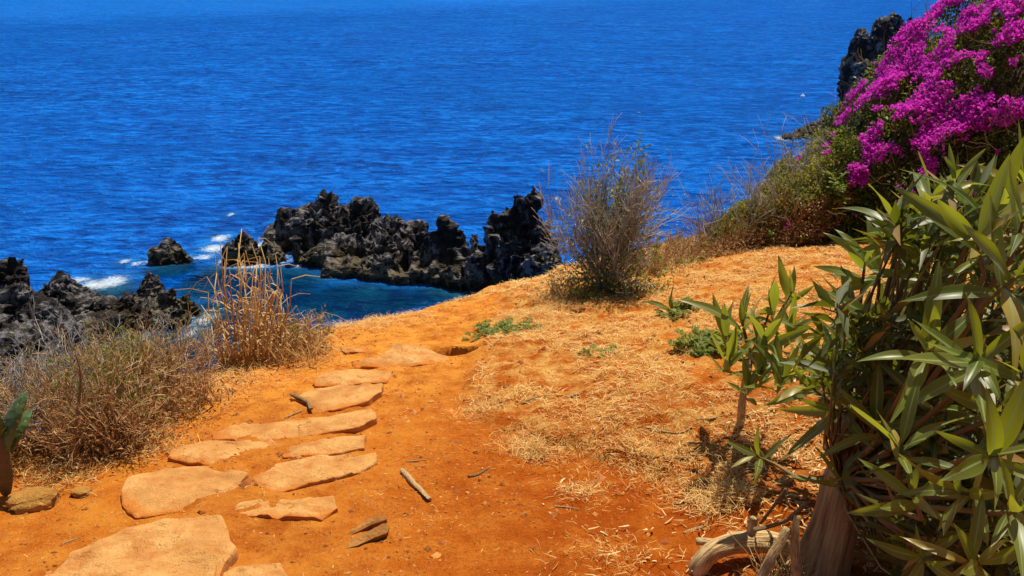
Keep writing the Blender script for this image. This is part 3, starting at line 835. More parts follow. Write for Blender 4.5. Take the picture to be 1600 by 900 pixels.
blades(q, rng.uniform(.015, .07, len(q)), rng.uniform(.0011, .0030, len(q)) * np.interp(q[:, 1], [2, 7], [.9, 1.6]), .012, .35, .35, bag)
q = scatter(5200, -3, 3.5, 1.2, 7.5, lambda x, y: 0.05 + 0.25 * (vnoise(x * 4, y * 4, 0, 62) > 0.15) * (sdist(x, y) < 0))
blades(q, rng.uniform(.008, .035, len(q)), rng.uniform(.0010, .0024, len(q)), .004, .12, .3, bag)
# tufts of standing straw
def tuft(px, py, n, sp, L, bag=None):
    c = P(px, py)
    q = c[None, :2] + rng.normal(0, sp, (n, 2))
    q = np.vstack([q, c[None, :2] + rng.normal(0, sp, (n, 2))]); n = len(q)
    blades(q, rng.uniform(L * .3, L, n), rng.uniform(.001, .0028, n), .02, .75, .5, bag)
for t in [(835, 708, 160, .05, .12), (820, 690, 160, .09, .08), (1125, 775, 420, .07, .12), (1130, 760, 200, .1, .09), (900, 690, 200, .14, .07), (1000, 680, 260, .2, .07), (750, 640, 160, .08, .08),
          (905, 770, 120, .06, .06), (1160, 690, 250, .15, .09), (380, 590, 260, .15, .09), (470, 560, 300, .16, .1), (330, 610, 260, .15, .09), (240, 700, 200, .1, .08), (90, 745, 220, .12, .1),
          (655, 497, 200, .14, .07), (600, 505, 200, .14, .08), (780, 440, 220, .2, .06), (850, 425, 160, .2, .07), (540, 510, 260, .15, .1), (880, 480, 300, .2, .11), (830, 495, 260, .18, .1), (860, 460, 300, .22, .1),
          (960, 870, 120, .1, .06), (1035, 745, 160, .12, .06)]:
    tuft(*t, bag=bag)
prop(bag.build('dry_grass', M_STRAW, smooth=False), 'flattened straw coloured dry grass over the bank and path edges', 'grass', None, 'stuff')
bag = Bag()
q = scatter(2600, -3, 3.6, 1.2, 8.5, lambda x, y: (0.05 + 0.6 * dry_mask(x, y) + 0.35 * (x > 0.9)) * (sdist(x, y) < 0.2))
blades(q, rng.uniform(.006, .022, len(q)), rng.uniform(.002, .006, len(q)), .006, .2, .4, bag)
q = np.vstack([P(1180, 680)[None, :2] + rng.normal(0, .16, (160, 2)), P(1320, 860)[None, :2] + rng.normal(0, .35, (800, 2)), P(1450, 700)[None, :2] + rng.normal(0, .4, (800, 2)), P(1250, 760)[None, :2] + rng.normal(0, .2, (250, 2))])
blades(q, rng.uniform(.012, .06, len(q)), rng.uniform(.002, .008, len(q)), .02, .3, .4, bag)
prop(bag.build('leaf_litter', M_LITTER, smooth=False), 'pale dead leaf chips strewn over red soil', 'litter', None, 'stuff')
# soil crumbs
oc = np.array([(1, 0, 0), (0, 1, 0), (-1, 0, 0), (0, -1, 0), (0, 0, .8), (0, 0, -.6)], float)
of = np.array([(0, 1, 4, 4), (1, 2, 4, 4), (2, 3, 4, 4), (3, 0, 4, 4)])
q = scatter(11000, -3, 3, 1.2, 7.5, lambda x, y: (sdist(x, y) < 0) * (0.15 + 0.5 * (vnoise(x * 2.5, y * 2.5, 0, 64) > 0)))
V = []; Fc = []; rr = []
for k, (x, y) in enumerate(q):
    r = 0.003 * math.exp(abs(R.gauss(0, 0.7)))
    c = oc[:5] * r * np.array([R.uniform(.7, 1.4), R.uniform(.7, 1.4), R.uniform(.5, 1)]) + rng.normal(0, r * .15, (5, 3))
    V.append(c + [x, y, 0]); rr.append(np.full(5, R.random()))
V = np.array(V); V[:, :, 2] += tz(q[:, 0], q[:, 1])[:, None] + 0.001
o = np.arange(len(q))[:, None, None] * 5
Fc = (np.array([(0, 1, 4), (1, 2, 4), (2, 3, 4), (3, 0, 4)])[None] + o).reshape(-1, 3)
me = mesh('soil_crumbs', V.reshape(-1, 3), Fc, False); fattr(me, 'rnd', np.concatenate(rr))
prop(obj('soil_crumbs', me, M_PEB), 'loose red soil crumbs and grit on the path', 'soil', None, 'stuff')

# ------------------------------------------------------------------ woody growth
def grow(bag, p, d, L, r, lvl, kids, tips, wig=0.18, up=0.15, spread=0.7, shrink=0.62, segs=4, rmin=0.0014):
    p = np.array(p, float); d = np.array(d, float); d /= np.linalg.norm(d)
    pts = [p]; dirs = [d]
    for i in range(segs):
        d = d + rng.normal(0, wig, 3) + np.array([0, 0, up * 0.3]); d /= np.linalg.norm(d)
        pts.append(pts[-1] + d * L / segs); dirs.append(d)
    r1 = max(r * 0.55, rmin)
    bag.tube(pts, np.linspace(max(r, rmin), r1, segs + 1), 4 if r > 0.006 else 3)
    if lvl == 0:
        tips.append((pts[-1], d)); return
    for k in range(kids[0]):
        i = 1 + int(rng.integers(0, segs)) if k else segs
        b = dirs[i]
        side = rng.normal(0, 1, 3); side -= b * np.dot(side, b); side /= np.linalg.norm(side)
        nd_ = b + side * spread * rng.uniform(.5, 1.2) + np.array([0, 0, up])
        grow(bag, pts[i], nd_, L * shrink * rng.uniform(.7, 1.2), max(r1 * 0.8, rmin), lvl - 1, kids[1:] or kids, tips, wig, up, spread, shrink, segs if lvl > 1 else 3, rmin)

def leaves(bag, P0, D, L, W, droop=0.3):
    """simple folded leaf quads (two quads each) at points P0 with directions D"""
    n = len(P0)
    D = D / (np.linalg.norm(D, axis=1)[:, None] + 1e-9)
    ref = rng.normal(0, 1, (n, 3)) * 0.6 + np.array([0, 0, 1.0])
    S = np.cross(D, ref); S /= np.linalg.norm(S, axis=1)[:, None] + 1e-9
    N = np.cross(S, D)
    L = np.broadcast_to(L, (n,))[:, None]; W = np.broadcast_to(W, (n,))[:, None]
    m = P0 + D * L * .5 + N * L * 0.06
    t = P0 + D * L - N * L * droop * 0.4
    V = np.stack([P0, m + S * W * .5 + N * W * .12, t, m - S * W * .5 + N * W * .12, m], 1).reshape(-1, 3)
    o = np.arange(n)[:, None] * 5
    Fq = np.concatenate([o + np.array([[0, 4, 2, 1]]), o + np.array([[0, 3, 2, 4]])])
    bag.add_many(V, Fq, np.repeat(rng.random(n), 5))
def rand_dirs(n, up=0.2):
    d = rng.normal(0, 1, (n, 3)); d[:, 2] += up
    return d / np.linalg.norm(d, axis=1)[:, None]

# bare grey bush on the lip of the cliff
def bare_bush():
    c = P(945, 452); c[2] -= 0.03
    t = empty('bare_bush', c, 'big twiggy grey bush with few green leaves on the cliff lip', 'bush')
    br = Bag(); tips = []
    for k in range(38):
        a = rng.uniform(0, 2 * math.pi); el = rng.uniform(0.62, 1.52)
        d = (math.cos(a) * math.cos(el) * 1.0, math.sin(a) * math.cos(el) * .8, math.sin(el))
        grow(br, c + rng.normal(0, .05, 3) * [1, 1, 0], d, rng.uniform(.42, .68) * (0.74 + 0.3 * math.sin(el)), rng.uniform(.008, .015), 3, (5, 4, 4), tips, 0.16, 0.12, 0.55, 0.64, 4, 0.0026)
    for q_ in br.v: q_[:, :2] = c[:2] + (q_[:, :2] - c[:2]) * [0.66, 0.72]
    br.build('branches', M_GTWIG, t, c)
    lv = Bag()
    # leafy core, right-hand sprig and skirt
    pts = []
    for cc, sp, n in [((0.05, 0, .45), (.20, .18, .30), 2600), ((.24, 0, 1.02), (.045, .05, .16), 260), ((.18, 0, .68), (.11, .1, .25), 700), ((0, -.1, .15), (.28, .2, .12), 1000), ((-.12, 0, .85), (.06, .06, .12), 90)]:
        pts.append(c + np.array(cc) + rng.normal(0, 1, (n, 3)) * sp)
    pts = np.vstack(pts); pts[:, 2] = np.maximum(pts[:, 2], tz(pts[:, 0], pts[:, 1]) + .01)
    leaves(lv, pts, rand_dirs(len(pts), .4), rng.uniform(.03, .055, len(pts)), rng.uniform(.012, .022, len(pts)))
    lv.build('leaves', M_DGREEN, t, c)
bare_bush()

# dry shrubs along the left edge
def dry_shrub(px, py, H, wid, n, label, green=0, lean=(0, 0), mat=None, brown=0, name='dry_shrub', kids=(4, 4, 3), out=0.0, grp='dry twiggy shrubs along the cliff edge'):
    c = Pn(px, py, 3.2 + (px / 340) * 1.3 if px < 400 else 5.0 if px < 600 else 12.0)
    c[0] -= out * 0.8; c[1] += out * 0.35
    c[2] = float(tz(c[0], c[1])) - 0.02
    if px < 400: H *= 0.84; green = int(green * .45)
    t = empty(name, c, label, 'shrub', grp)
    br = Bag(); tips = []
    for k in range(n):
        a = rng.uniform(0, 2 * math.pi); el = rng.uniform(0.85, 1.54)
        d = (math.cos(a) * math.cos(el) + lean[0], math.sin(a) * math.cos(el) + lean[1], math.sin(el))
        b = c + np.array([rng.uniform(-wid, wid), rng.uniform(-wid, wid) * .8, 0]); b[2] = float(tz(b[0], b[1])) - 0.02
        grow(br, b, d, H * rng.uniform(.38, .55), rng.uniform(.004, .009), 3, kids, tips, 0.20, 0.16, 0.62, 0.62, 4, 0.0014)
    br.build('branches', mat or M_TWIG, t, c)
    T = np.array([x[0] for x in tips])
    if green:
        lv = Bag(); k = rng.integers(0, len(T), green); cen = T[rng.integers(0, len(T), 5)]
        w_ = np.min(np.linalg.norm(T[k][:, None] - cen[None], axis=2), 1)
        p = T[k][w_ < H * .24] + rng.normal(0, .025, (int((w_ < H * .24).sum()), 3))
        leaves(lv, p, rand_dirs(len(p), .5), rng.uniform(.018, .045, len(p)), rng.uniform(.008, .016, len(p)))
        lv.build('leaves', M_DGREEN, t, c)
    if brown:
        lv = Bag(); p = c + rng.normal(0, 1, (brown, 3)) * [wid * .9, wid * .7, H * .22]
        p[:, 2] = np.maximum(np.abs(p[:, 2] - c[2]) + tz(p[:, 0], p[:, 1]), tz(p[:, 0], p[:, 1]))
        leaves(lv, p, rand_dirs(len(p), .3), rng.uniform(.015, .05, len(p)), rng.uniform(.005, .012, len(p)))
        lv.build('dead_leaves', M_BROWNL, t, c)
dry_shrub(300, 628, .62, .16, 16, 'grey brown dry shrub closest to the pointed orange rock', 200, brown=700)
dry_shrub(250, 650, .75, .18, 20, 'dry shrub with a few green sprigs behind the twin brown stones', 3000, brown=1200)
dry_shrub(190, 690, .72, .18, 20, 'dense dry shrub beside the twin brown stones', 2200, brown=1500)
dry_shrub(135, 708, .66, .15, 18, 'reddish brown dry shrub with curling leaves next to the prickly pear', 300, brown=1600)
dry_shrub(92, 712, .58, .12, 13, 'dry shrub standing right behind the prickly pear pads', 300, brown=900, out=.30)
dry_shrub(230, 650, .75, .20, 18, 'tall pale bare shrub on the slope below the green sprigged shrub', 400, out=.42, mat=M_GTWIG)
dry_shrub(150, 690, .75, .22, 20, 'tall pale bare shrub rooted beyond the reddish brown shrub', 300, out=.42, mat=M_GTWIG)
dry_shrub(60, 720, .80, .25, 20, 'wide pale bare shrub at the ledge under the tall shore rock', 500, out=.55, mat=M_GTWIG)
dry_shrub(-20, 720, .85, .25, 16, 'pale bare shrub on the ledge behind the prickly pear base', 200, out=.5, mat=M_GTWIG)
dry_shrub(310, 600, .62, .16, 14, 'small grey bare shrub between the dry shrubs and the reeds', 80, out=.30, mat=M_GTWIG)
dry_shrub(1040, 416, .42, .26, 14, 'low rusty dead scrub between the bare bush and the brown scrub', 200, brown=1300, grp=None)
dry_shrub(880, 462, .24, .2, 9, 'low straw brown scrub at the left foot of the bare bush', 100, brown=500, grp=None)
dry_shrub(1075, 404, .34, .22, 12, 'rusty dead scrub just left of the olive scrub, on the crest', 500, brown=1300, grp=None)
dry_shrub(1008, 428, .30, .16, 10, 'straw brown scrub touching the right foot of the bare bush', 500, brown=800, grp=None)
dry_shrub(1125, 398, .36, .2, 12, 'tangled brown scrub with a few olive leaves below the olive scrub', 900, brown=1200, grp=None)
# forked pale stem in front of the shrubs
fs = P(112, 732)
fo_ = empty('dead_sapling', fs, 'single pale forked dead stem rising from the path edge', 'sapling')
f1 = at(122, 640, fs[1] + .05); f2 = at(128, 585, fs[1] + .1); f3 = at(118, 552, fs[1] + .12); f4 = at(142, 615, fs[1] + .1)
uv_tube('stem', [fs - [0, 0, .03], at(115, 690, fs[1]), f1, f2, f3], [.009, .0085, .007, .005, .003], M_BARK, fo_, 8, fs, .15)
uv_tube('side_branch', [f1, at(135, 632, fs[1] + .08), at(155, 655, fs[1] + .1)], [.006, .005, .003], M_BARK, fo_, 8, fs, .15)

# tall dry reeds
def reed_clump():
    c = Pn(425, 548, 4.7); c[2] -= .02
    t = empty('dry_reeds', c, 'tall clump of bent tan dry reeds overlooking the cove', 'reeds')
    st = Bag(); bl = Bag()
    tips = [(350, 362), (375, 362), (388, 395), (362, 385), (400, 400), (410, 430), (425, 420), (440, 440), (345, 430), (395, 450), (435, 470), (420, 400), (380, 430), (450, 475), (470, 490), (490, 495), (500, 490), (405, 380), (330, 420), (478, 470), (455, 500), (430, 430), (415, 455)]
    for k in range(82):
        tp = tips[k % len(tips)]
        bx = 350 + (tp[0] - 340) * 0.75 + R.uniform(-14, 14)
        b = Pn(min(max(bx, 345), 500), 556 - (bx - 400) * 0.10 + R.uniform(-10, 8), 4.7); b[2] -= .01
        e = at(tp[0] + R.uniform(-16, 16), tp[1] + R.uniform(-10, 70), b[1] + R.uniform(-.15, .35))
        m1 = b + (e - b) * .35 + rng.normal(0, .02, 3) + [0.02, 0, .02]; m2 = b + (e - b) * .7 + rng.normal(0, .025, 3) + [0.02, 0, .04]
        st.tube([b, m1, m2, e], [.0055, .0048, .004, .0022], 4)
        if k % 2 == 0:      # snapped upper part hanging over
            dl = np.array([R.uniform(-.22, .22), R.uniform(-.1, .1), R.uniform(-.16, .06)])
            st.tube([e, e + dl * .5 + [0, 0, .02], e + dl], [.003, .003, .0016], 3)
        for j in range(4):
            s = R.uniform(.05, .8); p0 = b + (e - b) * s
            a = R.uniform(0, 6.28); d0 = np.array([math.cos(a), math.sin(a) * .6, R.uniform(.2, 1.2)]); L = R.uniform(.08, .22)
            sd = np.array([-math.sin(a), math.cos(a), 0]) * R.uniform(.003, .006)
            pts = [p0, p0 + d0 * L * .4, p0 + d0 * L * .7 + [0, 0, -.03], p0 + d0 * L * .9 + [0, 0, -L * .7]]
            Vv = []
            for i, q in enumerate(pts): f = (1, 1, .8, .2)[i]; Vv += [q - sd * f, q + sd * f]
            bl.add(Vv, [[0, 1, 3, 2], [2, 3, 5, 4], [4, 5, 7, 6]])
    for k in range(300):
        b = Pn(R.uniform(345, 500), R.uniform(540, 572), 4.7); a = R.uniform(0, 6.28); L = R.uniform(.08, .28)
        d0 = np.array([math.cos(a) * .5, math.sin(a) * .4, 1.0]); sd = np.array([-math.sin(a), math.cos(a), 0]) * R.uniform(.002, .005)
        pts = [b, b + d0 * L * .5, b + d0 * L * .8 + [math.cos(a) * .04, 0, 0], b + d0 * L * .85 + [math.cos(a) * .10, 0, -.05]]
        Vv = []
        for i, q in enumerate(pts): f = (1, 1, .8, .2)[i]; Vv += [q - sd * f, q + sd * f]
        bl.add(Vv, [[0, 1, 3, 2], [2, 3, 5, 4], [4, 5, 7, 6]])
    st.build('stalks', M_TALL, t, c); bl.build('blades', M_TALL, t, c, False)
reed_clump()
dry_shrub(485, 548, .40, .10, 9, 'low dark scrub with green tips beside the tall reeds', 350, brown=500, grp=None)

# ------------------------------------------------------------------ prickly pear
def prickly_pear():
    c = Pn(10, 778, 2.6); c[2] -= .02
    t = empty('prickly_pear', c, 'green prickly pear cactus with upright oval pad at path edge', 'cactus')
    m, nt, out = new_mat('cactus_skin')
    p = pos(nt); n = noise(nt, p, 18, 4, .6)
    col = mixc(nt, mrange(nt, n, .35, .7), (0.045, 0.085, 0.022), (0.10, 0.15, 0.04))
    sp = nd(nt, 'TexVoronoi', {'Vector': p, 'Scale': 32.0}).outputs['Distance']
    col = mixc(nt, mrange(nt, sp, .10, .18, .8, 0), col, (0.3, 0.24, 0.10))
    bsdf(nt, out, col, .5, bump(nt, sp, .4, .01), .35)
    m2, nt2, out2 = new_mat('cactus_old')
    bsdf(nt2, out2, mixc(nt2, mrange(nt2, noise(nt2, pos(nt2), 25, 4, .6), .4, .65), (0.17, 0.09, 0.03), (0.07, 0.08, 0.025)), .8)
    def pad(px0, py0, px1, py1, y0, y1, wid, th, nm, mt, yaw):
        a = at(px0, py0, y0); b = at(px1, py1, y1); ax = b - a; L = np.linalg.norm(ax); ax /= L
        side = np.array([math.cos(yaw), math.sin(yaw), 0.0]); side -= ax * np.dot(side, ax); side /= np.linalg.norm(side)
        nn = np.cross(side, ax); V = []; m_, k_ = 22, 24
        for i in range(m_ + 1):
            s = i / m_; w_ = wid * (math.sin(math.pi * min(1, s ** 0.8 * 0.97 + .03)) ** .6) * (0.72 + .40 * s)
            tt = th * (math.sin(math.pi * min(1, max(.02, s))) ** .4 + .15) * min(1, w_ / wid * 1.5)
            for j in range(k_):
                an = 2 * math.pi * j / k_
                V.append(a + ax * L * s + side * w_ * math.copysign(abs(math.cos(an)) ** .85, math.cos(an)) + nn * tt * math.sin(an) + nn * .02 * math.sin(s * 3))
        i = np.arange(m_)[:, None] * k_; j = np.arange(k_)[None]; k = (j + 1) % k_
        Fq = np.stack([i + j, i + k, i + k_ + k, i + k_ + j], -1).reshape(-1, 4)
        o = obj(nm, mesh(nm, np.array(V) - c, Fq), mt, t)
        # areoles with short spines
        s_ = Bag(); V = np.array(V)
        for q in range(10, len(V), 17):
            ctr = a + ax * np.dot(V[q] - a, ax); dn = V[q] - ctr; dn = dn / (np.linalg.norm(dn) + 1e-9)
            s_.tube([V[q], V[q] + (dn + rng.normal(0, .3, 3)) * .010], [.0008, .0003], 3)
        s_.build('spines', M_LITTER, o, c)
    y = c[1]
    pad(10, 776, 2, 680, y, y + .03, .042, .017, 'old_pad', m2, .3)
    pad(6, 708, 44, 612, y + .02, y + .10, .052, .013, 'pad', m, -.55)
    pad(12, 706, 50, 640, y + .06, y + .16, .045, .013, 'pad', m, -.2)
    pad(-4, 690, -40, 620, y + .02, y + .0, .07, .015, 'pad', m, .4)
prickly_pear()

# ------------------------------------------------------------------ bougainvillea hillside
cols = [1085, 1130, 1180, 1240, 1310, 1400, 1470, 1540, 1640, 1740]
base = [P(1085, 400), P(1130, 392), P(1180, 388), P(1240, 384), P(1310, 376), P(1400, 372), P(1480, 375), P(1540, 378), P(1640, 385), P(1740, 385)]
rid = [(1085, 378, 8.3), (1125, 342, 8.5), (1175, 300, 8.7), (1232, 236, 8.9), (1305, 160, 9.0), (1375, 102, 9.0), (1462, 25, 9.0), (1540, -40, 8.9), (1640, -100, 8.8), (1740, -150, 8.8)]
ridge = [at(*r) for r in rid]
BASE = np.array(base); RIDGE = np.array(ridge)
def surf(s, t, off=0.0):
    """s along the hill (0..1), t 0 at the front foot, 1 on the ridge, 2 at the rear foot"""
    x = np.asarray(s) * (len(BASE) - 1); k = np.arange(len(BASE))
    b = np.stack([np.interp(x, k, BASE[:, i]) for i in range(3)], -1); r = np.stack([np.interp(x, k, RIDGE[:, i]) for i in range(3)], -1)
    tt = np.where(t <= 1, t, 2 - t)
    hy = np.where(t <= 1, 1, -1)
    yy = np.where(t <= 1, b[..., 1] + (r[..., 1] - b[..., 1]) * (1 - np.cos(tt * math.pi / 2)), r[..., 1] + 0.5 * (t - 1))
    xx = b[..., 0] + (r[..., 0] - b[..., 0]) * tt
    zz = b[..., 2] + (r[..., 2] - b[..., 2]) * np.where(t <= 1, np.sin(tt * math.pi / 2) ** 0.9, tt)
    zz = np.where(t > 1, zz - 1.5 * (t - 1), zz)
    p = np.stack([xx, yy, zz], -1)
    n = np.stack([-0.35 * np.ones_like(tt), -hy * np.cos(tt * math.pi / 2), np.sin(tt * math.pi / 2) + .15], -1)
    n /= np.linalg.norm(n, axis=-1)[..., None]
    lump = 0.16 * fbm(xx * 1.6, yy * 1.6, zz * 1.6, 3, 70) + 0.10 * vnoise(xx * 4, yy * 4, zz * 4, 73)
    h = np.clip((r[..., 2] - b[..., 2]) / 1.2, 0.25, 1)
    return p + n * ((off + lump) * h)[..., None], n
S_, T_ = np.meshgrid(np.linspace(0, 1, 90), np.linspace(0, 2, 60))
pv, _ = surf(S_.ravel(), T_.ravel(), -0.36)
pv[:, 2] -= 0.05
i = np.arange(89)[None] + np.arange(59)[:, None] * 90
me = mesh('hillside', pv, np.stack([i, i + 1, i + 91, i + 90], -1).reshape(-1, 4))
for nm in ('dry', 'pale', 'damp', 'cliff'): fattr(me, nm, np.full(len(pv), 1.0 if nm == 'cliff' else 0))
prop(obj('hillside', me, M_GROUND), 'earth bank under the flowering shrubs', None, None, 'structure')

def kfun(s, t):      # how strongly a place belongs to the flowers (0 = olive scrub, 1 = bougainvillea)
    x = 1085 + s * 655
    return s
N = 80000
s = np.where(rng.random(N) < .42, rng.random(N) * .46, rng.random(N)); t = np.where(rng.random(N) < .9, rng.random(N) * 1.08, 1 + rng.random(N))
dep = -rng.random(N) ** 1.4 * 0.34 + 0.05
p, n = surf(s, t, dep)
isb = (s + 0.06 * fbm(p[:, 0] * 1.5, p[:, 2] * 1.5, 0, 3, 80)) > 0.42
brown = (~isb) & (t < 0.32 + 0.5 * np.maximum(0, .22 - s))
gap = fbm(p[:, 0] * 2.5, p[:, 1] * 2.5, p[:, 2] * 2.5, 3, 84) > -0.32
c0 = P(1400, 372)
bt = empty('bougainvillea', c0, 'sprawling magenta flowering bougainvillea covering the hillside', 'shrub')
ot = empty('olive_scrub', P(1180, 388), 'olive green small leaved scrub left of the magenta blossoms', 'shrub')
dt = empty('brown_scrub', P(1110, 394), 'rusty brown dead scrub at the foot of the olive scrub', 'shrub')
def ldir(n_): return n_ * .7 + rng.normal(0, .8, n_.shape)
for mask, mat, par, lo, hi in ((isb & gap, M_BLEAF, bt, .035, .065), (~isb & ~brown & gap, M_OLIVE, ot, .022, .045), (brown, M_BROWNL, dt, .02, .05)):
    lv = Bag(); k = int(mask.sum())
    leaves(lv, p[mask], ldir(n[mask]), rng.uniform(lo, hi, k), rng.uniform(lo * .45, hi * .5, k))
    lv.build('leaves', mat, par, par.location)
# twigs through the scrub and wispy ones against the sea
def twigs(par, mat, num, s0, s1, t0, t1, L, up):
    b = Bag()
    ss = rng.uniform(s0, s1, num); tt = rng.uniform(t0, t1, num); q, nn = surf(ss, tt, -.25)
    for k in range(num):
        tips = []
        grow(b, q[k], nn[k] + rng.normal(0, .5, 3) + [-.25, 0, up], L * R.uniform(.6, 1.3), .006, 1, (3, 2), tips, .18, .1, .6, .6, 4, .0022)
    b.build('branches', mat, par, par.location)
twigs(bt, M_STEM, 130, .38, 1, 0.1, 1, .42, .3)
twigs(ot, M_GTWIG, 150, 0.0, .45, .3, 1.02, .40, .5)
twigs(dt, M_BROWNL, 160, 0.0, .34, 0, .45, .25, .3)
# blossoms: clusters of three papery bracts
N = 30000
s = rng.uniform(.30, 1, N); t = rng.uniform(0.12, 1.06, N)
p, n = surf(s, t, 0.03 + rng.random(N) * .07)
f = fbm(p[:, 0] * 1.9, p[:, 1] * 1.9, p[:, 2] * 1.9, 4, 90) + 0.75 * fbm(p[:, 0] * 5, p[:, 1] * 5, p[:, 2] * 5, 2, 95)
thr = 0.14 - 0.16 * np.exp(-((t - .35) / .28) ** 2) * (s < .7) - 0.30 * np.exp(-((s - .56 - .20 * t) / .17) ** 2) + 0.12 * sstep(.78, 1, s) + 0.42 * (1 - sstep(.38, .46, s))
k = f > thr
p = p[k]; n = n[k]
fl = Bag(); m_ = len(p)
for j in range(3):
    a = rng.random(m_) * 6.28
    leaves(fl, p + rng.normal(0, .008, p.shape), n * .9 + rng.normal(0, .75, n.shape), rng.uniform(.026, .046, m_), rng.uniform(.02, .034, m_), -.2)
fl.build('bracts', M_BRACT, bt, bt.location)

# ------------------------------------------------------------------ feathery green plants
def feathery(px, py, H, fr, spread, label, trunk=0.0, name='feathery_plant', flen=0.16):
    c = P(px, py)
    t = empty(name, c, label, 'plant')
    st = Bag(); lf = Bag()
    if trunk:
        top = c + [0.02, 0.02, trunk]
        st.tube([c - [0, 0, .03], c + [.02, 0, trunk * .5], top], [.02, .016, .011], 6, .2)
    for k in range(fr):
        a = R.uniform(0, 6.28); el = R.uniform(.1, 1.1)
        if trunk:
            zz = R.uniform(.3, 1.0) * trunk; b = c + np.array([.02, 0, zz]); L = flen * R.uniform(.7, 1.3) * (1.25 - .4 * zz / trunk)
        else:
            b = c + np.array([R.gauss(0, spread), R.gauss(0, spread * .8), 0]); b[2] = float(tz(b[0], b[1])); L = flen * R.uniform(.6, 1.2)
        d = np.array([math.cos(a) * math.cos(el), math.sin(a) * math.cos(el), math.sin(el) * H])
        pts = [b, b + d * L * .5, b + d * L + [0, 0, -.15 * L]]
        st.tube(pts, [.0022, .0018, .001], 3)
        m = 14
        u = np.linspace(.15, 1, m)
        q = np.array([[np.interp(v, [0, .5, 1], [x[i] for x in pts]) for i in range(3)] for v in u])
        sd = np.cross(d, [0, 0, 1.0]); sd /= np.linalg.norm(sd) + 1e-9
        for sg in (-1, 1):
            D = np.repeat((sd * sg + d * .5)[None], m, 0) + rng.normal(0, .2, (m, 3))
            ll = L * .30 * np.sin(np.linspace(.35, 1, m) * math.pi * .9) + .006
            leaves(lf, q, D, ll, ll * .34)
    st.build('stems', M_STEM, t, c); lf.build('leaflets', M_FERN, t, c)
feathery(1290, 372, .8, 120, .1, 'feathery bright green sapling with thin trunk by the bougainvillea', trunk=.62, name='feathery_sapling', flen=.22)
feathery(1255, 374, 1.0, 60, .10, 'low bright green feathery plant at the sapling foot', flen=.2)
feathery(1115, 540, .7, 55, .10, 'bright green feathery mat under the small oleander', flen=.15)
feathery(770, 520, .5, 24, .14, 'thin green weed patch beside the dark path hole', flen=.13)
feathery(800, 512, .5, 22, .10, 'faint green weed patch where bank meets the path', flen=.12)
feathery(935, 548, .4, 18, .09, 'green weed tuft lying on the dry grass bank', flen=.10)
feathery(1085, 408, .8, 24, .08, 'small yellow green weed near the brown scrub', flen=.12)
feathery(1060, 490, .8, 26, .05, 'little green weed at the foot of the sprouting leaves', flen=.12)

# ------------------------------------------------------------------ oleanders
def leaf_mesh(L, W, bend, fold, twist, wav, tipw=0.5):
    n = 10; prof = []
    V = []; UV = []
    xs = (-1, -.5, 0, .5, 1)
    for i in range(n + 1):
        s = i / n
        w_ = W / 2 * (math.sin(math.pi * min(1, s ** 0.85)) ** 0.85) * (1 - .15 * s) + (0.0016 if s < .96 else 0.0003)
        z = -bend * L * s * s; y = L * s * (1 - 0.25 * abs(bend) * s)
        tw = twist * s
        for x in xs:
            lx = x * w_; lz = abs(x) * w_ * fold + wav * W * math.sin(s * 9 + x * 2) * abs(x)
            V.append((lx * math.cos(tw) - lz * math.sin(tw), y, z + lx * math.sin(tw) + lz * math.cos(tw)))
            UV.append((x * .5 + .5, s))
    Fc = []
    k = len(xs)
    for i in range(n):
        for j in range(k - 1):
            a = i * k + j; Fc.append((a, a + 1, a + k + 1, a + k))
    me = mesh('leaf', np.array(V), np.array(Fc))
    u = me.uv_layers.new(name='UVMap'); vi = np.empty(len(me.loops), np.int32); me.loops.foreach_get('vertex_index', vi)
    u.data.foreach_set('uv', np.array(UV, np.float32)[vi].ravel())
    me.materials.append(M_OLE)
    return me
LEAFS = [leaf_mesh(1.0, R.uniform(.14, .23), R.uniform(-.12, .55), R.uniform(.10, .5), R.uniform(-.9, .9), R.uniform(.0, .10)) for _ in range(28)]
def add_leaf(par, base, d, L, nrm=None):
    d = Vector(d).normalized()
    ref = Vector((0, 0, 1)) + Vector((R.gauss(0, .35), R.gauss(0, .35), 0)) if nrm is None else Vector(nrm)
    z = ref - d * ref.dot(d)
    if z.length < 1e-3: z = Vector((1, 0, 0)).cross(d)
    z.normalize(); x = d.cross(z)
    M = Matrix((x, d, z)).transposed().to_4x4()
    o = bpy.data.objects.new('leaf', R.choice(LEAFS)); COL.objects.link(o)
    o.parent = par
    o.matrix_local = Matrix.Translation(Vector(base) - par.location) @ M @ Matrix.Diagonal((L, L, L, 1))
    return o
def whorl(par, tip, axis, n, L, spread=(0.30, 1.35), rise=0.0):
    axis = Vector(axis).normalized()
    a0 = R.uniform(0, 6.28)
    x = axis.orthogonal().normalized(); y = axis.cross(x)
    for k in range(n):
        lay = k / n
        a = a0 + k * 2.4 + R.gauss(0, .2); th = spread[0] + (spread[1] - spread[0]) * (1 - lay) + R.gauss(0, .1)
        d = axis * math.cos(th) + (x * math.cos(a) + y * math.sin(a)) * math.sin(th)
        b = Vector(tip) - axis * (L * .45 * (1 - lay))
        add_leaf(par, b, d, 1.05 * L * R.uniform(.6, 1.2) * (0.8 + .3 * (1 - abs(2 * lay - .9))), axis - d * .2 + Vector((R.gauss(0, .2), R.gauss(0, .2), R.gauss(0, .2))))

